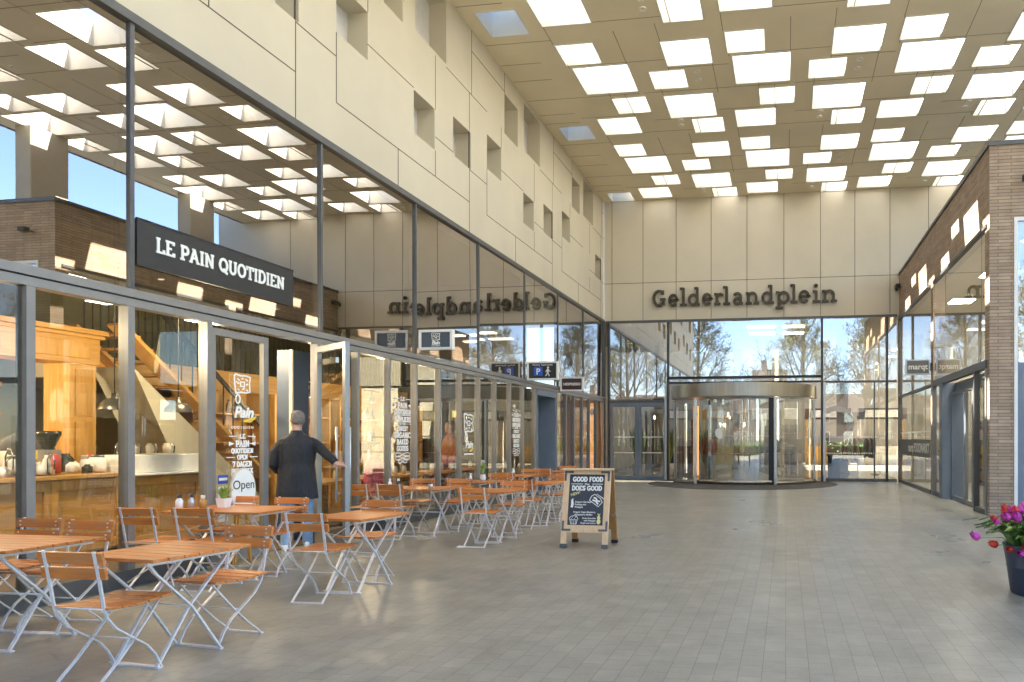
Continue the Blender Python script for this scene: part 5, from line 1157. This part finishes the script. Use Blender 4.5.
# =================================================================== MALL HALL and GROCERY interiors
hallm = ['signblack','plaster_y','alu','oak_v','cream','signbrown']
for k in range(6):
    t = thing('hall_kiosk', ('leftmost','second','third','fourth','fifth','rightmost')[k]+' dim shop kiosk at the back of the mall hall behind the entrance glass', 'kiosk', (-6.4+k*2.9, 40, .012), 0, 'shop kiosks in the mall hall')
    MB().box(-1.2,1.2,-.4,.4,0,1.0).box(-1.2,-1.1,-.4,.4,1.0,2.5).box(1.1,1.2,-.4,.4,1.0,2.5).build('counter', M[hallm[k]], t, bevel=.01); MB().box(-1.25,1.25,-.45,.45,2.5,3.1).build('fascia', M[hallm[(k+2)%6]], t, bevel=.01); MB().box(-.9,.9,-.48,-.455,2.6,3.0).build('name_board', M['cream'], t)
for k, (x, y) in enumerate(((-5.6,31),(-2.2,33),(2.3,29.5),(5.5,32),(-.3,36))):
    t = thing('hall_column', 'round cream column in the mall hall behind the glass', 'column', (x,y,.012), 0, 'columns in the mall hall'); MB().lathe([(.3,0),(.3,.12),(.24,.14),(.24,8.8)],(0,0,0),20).build('shaft', M['hallwall'], t)
def rack(x, y, rz, lab, cols, n=12):
    t = thing('clothes_rack', lab, 'clothes rack', (x,y,.012), rz, 'clothes racks behind the entrance glass')
    m_ = MB(); m_.tube([(-.7,0,0),(-.7,0,1.5),(.7,0,1.5),(.7,0,0)],.016,8); m_.box(-.72,-.68,-.25,.25,0,.03).box(.68,.72,-.25,.25,0,.03); m_.build('rail', M['alu_l'], t)
    for k in range(n): 
        xx = -.6+1.2*k/(n-1); MB().loft([((xx,0,.62+.2*rg.random()),.03,.17),((xx,0,1.2),.035,.2),((xx,0,1.38),.03,.18),((xx,0,1.45),.01,.04)],8).build('garment', M[rg.choice(cols)], t)
rack(1.9,26.2,.1,'rail of pink and white clothes inside right of the revolving door',['pink','cream','ceramic','rust'])
rack(2.9,28.5,.5,'rail of dark and tan clothes deeper inside right of the revolving door',['dark','rust','denim','cream'])
rg = random.Random(31)
for k, (x, y, w_) in enumerate(((-5.6,26.6,'leftmost'),(-4.6,27.4,'middle'),(-3.2,28.4,'rightmost'))):
    t = thing('hall_plant', 'tall leafy pot plant inside the mall hall, '+w_+' behind the blue double doors', 'potted plant', (x,y,.012), 0, 'pot plants in the mall hall')
    MB().lathe([(.001,0),(.2,0),(.26,.45),(.22,.45),(.2,.4),(.001,.4)],(0,0,0),20).build('pot', M['ceramic'], t); m_ = MB(); blades(m_, (0,0,.4), 120, 1.5, .6, rg, .035); m_.build('leaves', M['leaf_l'], t)
t = thing('ring_sculpture', 'large white C-shaped ring display standing inside the right entrance glass', 'display', (1.75, 25.4, .012))
W(MB().ribbon(arc(0,0,.52,.55,-130,130,26), .18, frame_T((1.75,25.3,1.95),'-y'), .12), 'ring', M['ceramic'], t); W(MB().rbox((1.75,25.4,.75),(.08,.08,1.5),.01).rbox((1.75,25.4,.04),(.6,.4,.06),.05), 'stand', M['alu_d'], t)
t = thing('cardboard_box', 'plain brown cardboard box on a low stand inside the right entrance glass', 'box', (1.65,24.95,.012)); MB().box(-.22,.22,-.18,.18,.85,1.25).build('carton', M['pine'], t, bevel=.005); MB().box(-.2,.2,-.15,.15,0,.85).build('stand', M['dark'], t)
# grocery
for k, (x, y) in enumerate(((5.6,15.6),(5.6,17.8),(6.2,20.4),(6.2,22.7))):
    t = thing('grocery_shelf', ('nearest','second','third','farthest')[k]+' stocked shelf inside the brick shop, going away', 'shop shelf', (x,y,.012), 0, 'stocked shelves in the brick shop')
    MB().box(.25,.3,-.9,.9,0,2.0).box(-.25,.3,-.93,-.9,0,2.0).box(-.25,.3,.9,.93,0,2.0).box(-.25,.25,-.9,.9,0,.12).build('frame', M['dark'], t)
    for z in (.5,.95,1.4,1.85): MB().box(-.25,.25,-.9,.9,z,z+.03).build('shelf', M['alu'], t)
    for z in (.12,.53,.98,1.43):
        for q in range(7): tag(MB().rbox((x-.1,y-.75+q*.25,.012+z+.14),(.18,.2,.26),.02).build('grocery_pack', M[rg.choice(['red_box','yellow','leaf_l','orange','ceramic','purple','cream','pblue'])]), 'packaged grocery on a stocked shelf inside the brick shop', 'package', 'packages in the brick shop')
for k, (x, y) in enumerate(((5.2,15.2),(7.5,15.2),(5.2,18.5),(7.5,18.5),(5.2,22),(7.5,22))):
    t = thing('ceiling_lamp', 'square white lit ceiling lamp added to brighten the brick shop', 'ceiling lamp', (x,y,5.55), 0, 'added ceiling lamps in the brick shop'); MB().box(-.35,.35,-.35,.35,0,.045).build('housing', M['white'], t); MB().box(-.31,.31,-.31,.31,-.02,-.001).build('diffuser', M['panel_g'], t)  # added lamps, they lift the dark shop interior
# =================================================================== BEHIND THE CAMERA (mirrored in the glass)
def make_tree(seed, H, label):
    r = random.Random(seed); t = thing('plane_tree', label, 'tree', (0,0,0), 0, 'spring trees round the square')
    tr = MB(); br = MB(); lv = MB()
    def grow(p, d, ln, rad, depth):
        n = 4; pts = [p]; dd = d.copy()
        for k in range(n):
            w_ = .05 if depth == 0 else .2; dd = (dd+Vector((r.uniform(-w_,w_),r.uniform(-w_,w_),r.uniform(-.06,.14)))).normalized(); pts.append(pts[-1]+dd*ln/n)
        rs = [rad*(1-.45*k/n) for k in range(n+1)]
        (tr if depth == 0 else br).tube(pts, rs, 8 if depth < 2 else (5 if depth < 3 else 3), cap=False)
        if depth >= 3:
            for k in range(1 if depth == 3 else 2):
                q = pts[r.randint(1,n)]+Vector((r.uniform(-.2,.2),r.uniform(-.2,.2),r.uniform(-.15,.2))); s = r.uniform(.05,.10)
                a = Vector((r.uniform(-1,1),r.uniform(-1,1),r.uniform(-1,1))).normalized(); b_ = a.orthogonal().normalized()
                lv.quad(q-a*s,q+b_*s*.5,q+a*s,q-b_*s*.5)
        if depth == 0:
            for k in range(20):
                f = .24+.74*(k+r.random())/20; i = min(n-1,int(f*n)); q = pts[i].lerp(pts[i+1], f*n-i); a = k*2.4+r.uniform(-.5,.5)
                tilt = r.uniform(.75,1.25)*(1-.45*f); nd = Vector((math.cos(a)*math.sin(tilt),math.sin(a)*math.sin(tilt),math.cos(tilt)))
                grow(q, nd, H*.40*(1.12-.85*f)*r.uniform(.8,1.15), rad*.40*(1.1-.6*f), 1)
        elif depth < 4:
            for k in range((0,7,5,4)[depth]):
                f = r.uniform(.3,1); i = min(n-1,int(f*n)); q = pts[i].lerp(pts[i+1], f*n-i)
                a = r.uniform(0,2*PI); tilt = r.uniform(.45,1.1)
                side = dd.orthogonal().normalized(); side.rotate(Matrix.Rotation(a,3,dd)); nd = (dd*math.cos(tilt)+side*math.sin(tilt)+Vector((0,0,.06))).normalized()
                grow(q, nd, ln*r.uniform(.42,.62), max(rad*.55*(1-.35*f), .012), depth+1)
    grow(Vector((0,0,0)), Vector((0,0,1)), H*.9, H*.016, 0)
    tr.build('trunk', M['bark'], t); br.build('branches', M['bark'], t); lv.build('leaves', M['leaf_s'], t)
    return t
T1_ = make_tree(2, 13.5, 'tall sparse spring tree on the lawn behind the camera, mirrored left in the entrance glass'); T1_.location = (-8.2,-16.2,-.008)
T2_ = make_tree(5, 12.5, 'tall sparse spring tree on the lawn, mirrored right in the entrance glass'); T2_.location = (1.4,-16.8,-.008)
for k, (x, y, rz, src) in enumerate(((-17,-17.5,1.2,T2_),(8.6,-18.2,2.2,T1_),(15.5,-16.2,.6,T2_),(23,-17,2.9,T1_),(22,-7,4.0,T1_),(25,3.5,1.0,T2_),(22.5,11,2.4,T1_),(-27,-18,4.4,T1_),(31,-16.5,.3,T2_))):
    w = ('west of the others','right of the pair','beside the eastern path','at the corner of the lawn','east of the court, nearest','east of the court, middle','east of the court, behind the brick block','farthest west','farthest east')[k]
    dup(src, (x,y,-.02), rz, 'sparse spring tree at the square edge, '+w, name='plane_tree')
rg = random.Random(4)
t = thing('hedge', 'long leafy green hedge across the lawn behind the camera', 'hedge', (0,-14.8,-.008))
m_ = MB()
for k in range(5200):
    p = Vector((rg.uniform(-26,30),rg.uniform(-.5,.5),rg.uniform(.02,1.15))); a = Vector((rg.uniform(-1,1),rg.uniform(-1,1),rg.uniform(-1,1))).normalized(); b_ = a.orthogonal().normalized(); s = rg.uniform(.07,.15)
    m_.quad(p-a*s,p+b_*s*.7,p+a*s,p-b_*s*.7)
m_.build('foliage', M['leaf'], t); MB().box(-26,30,-.3,.3,0,.8).build('woody_core', M['bark'], t)
for k, (x, w) in enumerate(((-45,17),(-27.5,17),(-2.4,5.0),(-12.5,13),(7.5,13),(26,19))):
    t = thing('row_house', ('westernmost','second from west','tall narrow','long','wide','easternmost')[k]+' dark brick row house across the road, seen mirrored', 'house', (x,-62,-.02), 0, 'row houses across the road')
    h = 9.2 if k == 2 else 5.0+(k%3)*.3; MB().box(-w/2,w/2,-4,4,0,h).build('wall', M['house'], t)
    rf = MB().add([(-w/2-.2,-4.4,h),(w/2+.2,-4.4,h),(w/2+.2,4.4,h),(-w/2-.2,4.4,h),(-w/2-.2,0,h+3.0),(w/2+.2,0,h+3.0)],[(0,1,5,4),(2,3,4,5),(0,4,3),(1,2,5),(3,2,1,0)]).build('roof', M['tiles'], t)
    MB().box(-w/2+1.2,-w/2+2.0,-.5,.5,h+1.4,h+4.4).build('chimney', M['house'], rf); MB().box(w/2-2.2,w/2-1.5,-.4,.4,h+1.4,h+4.0).build('chimney', M['house'], rf)
    for fz in (.9,3.8):
        for q in range(4):
            xx = -w/2+1.4+q*(w-2.8)/3
            f = MB().box(xx-.65,xx+.65,4.005,4.06,fz,fz+.08).box(xx-.65,xx+.65,4.005,4.06,fz+1.52,fz+1.6).box(xx-.65,xx-.57,4.005,4.06,fz+.08,fz+1.52).box(xx+.57,xx+.65,4.005,4.06,fz+.08,fz+1.52).box(xx-.03,xx+.03,4.005,4.05,fz+.08,fz+1.52).build('window', M['white'], t)
            MB().box(xx-.57,xx+.57,4.004,4.02,fz+.08,fz+1.52).build('pane', M['gl_back'], f)
# =================================================================== CAMERA, LIGHT, WORLD
cam = bpy.data.cameras.new('camera'); co = bpy.data.objects.new('camera', cam); C.objects.link(co); sc.camera = co
F_, CX_, HY_, PS_ = 704.94, 684.66, 438.46, .14231
cam.sensor_width = 36; cam.lens = F_/1024*36; cam.shift_x = (512-CX_)/1024; cam.shift_y = (HY_-341)/1024
cam.clip_start = .05; cam.clip_end = 1500
co.location = (0,0,1.45); co.rotation_euler = (PI/2, 0, PS_)
sd = Vector((1.0,-.22,-1.0)).normalized()
sl_ = bpy.data.lights.new('sun', 'SUN'); sl_.energy = 5; sl_.angle = math.radians(.5); sl_.color = (1,.95,.86)
so = bpy.data.objects.new('sun', sl_); C.objects.link(so); so.rotation_euler = sd.to_track_quat('-Z','Y').to_euler(); so.location = (-20,5,30)
w = bpy.data.worlds.new('World'); sc.world = w; w.use_nodes = True; nt = w.node_tree
bg = nt.nodes['Background']; sky = nt.nodes.new('ShaderNodeTexSky'); sky.sky_type = 'NISHITA'; sky.sun_disc = False
sky.sun_elevation = math.asin(-sd.z); sky.sun_rotation = math.atan2(-sd.x, -sd.y)
sky.air_density = .8; sky.dust_density = .25; sky.ozone_density = 3.0
nt.links.new(sky.outputs['Color'], bg.inputs['Color']); bg.inputs['Strength'].default_value = .078
sc.view_settings.view_transform = 'Standard'; sc.view_settings.look = 'None'; sc.view_settings.gamma = 1
sc.view_settings.exposure = 3.24
sc.render.engine = 'CYCLES'
cy = sc.cycles; cy.use_denoising = True; cy.max_bounces = 9; cy.diffuse_bounces = 7; cy.glossy_bounces = 5; cy.transparent_max_bounces = 20; cy.transmission_bounces = 4
cy.caustics_reflective = False; cy.caustics_refractive = False; cy.sample_clamp_indirect = 8; cy.use_adaptive_sampling = True; cy.adaptive_threshold = .02
try: cy.denoiser = 'OPENIMAGEDENOISE'
except Exception: pass
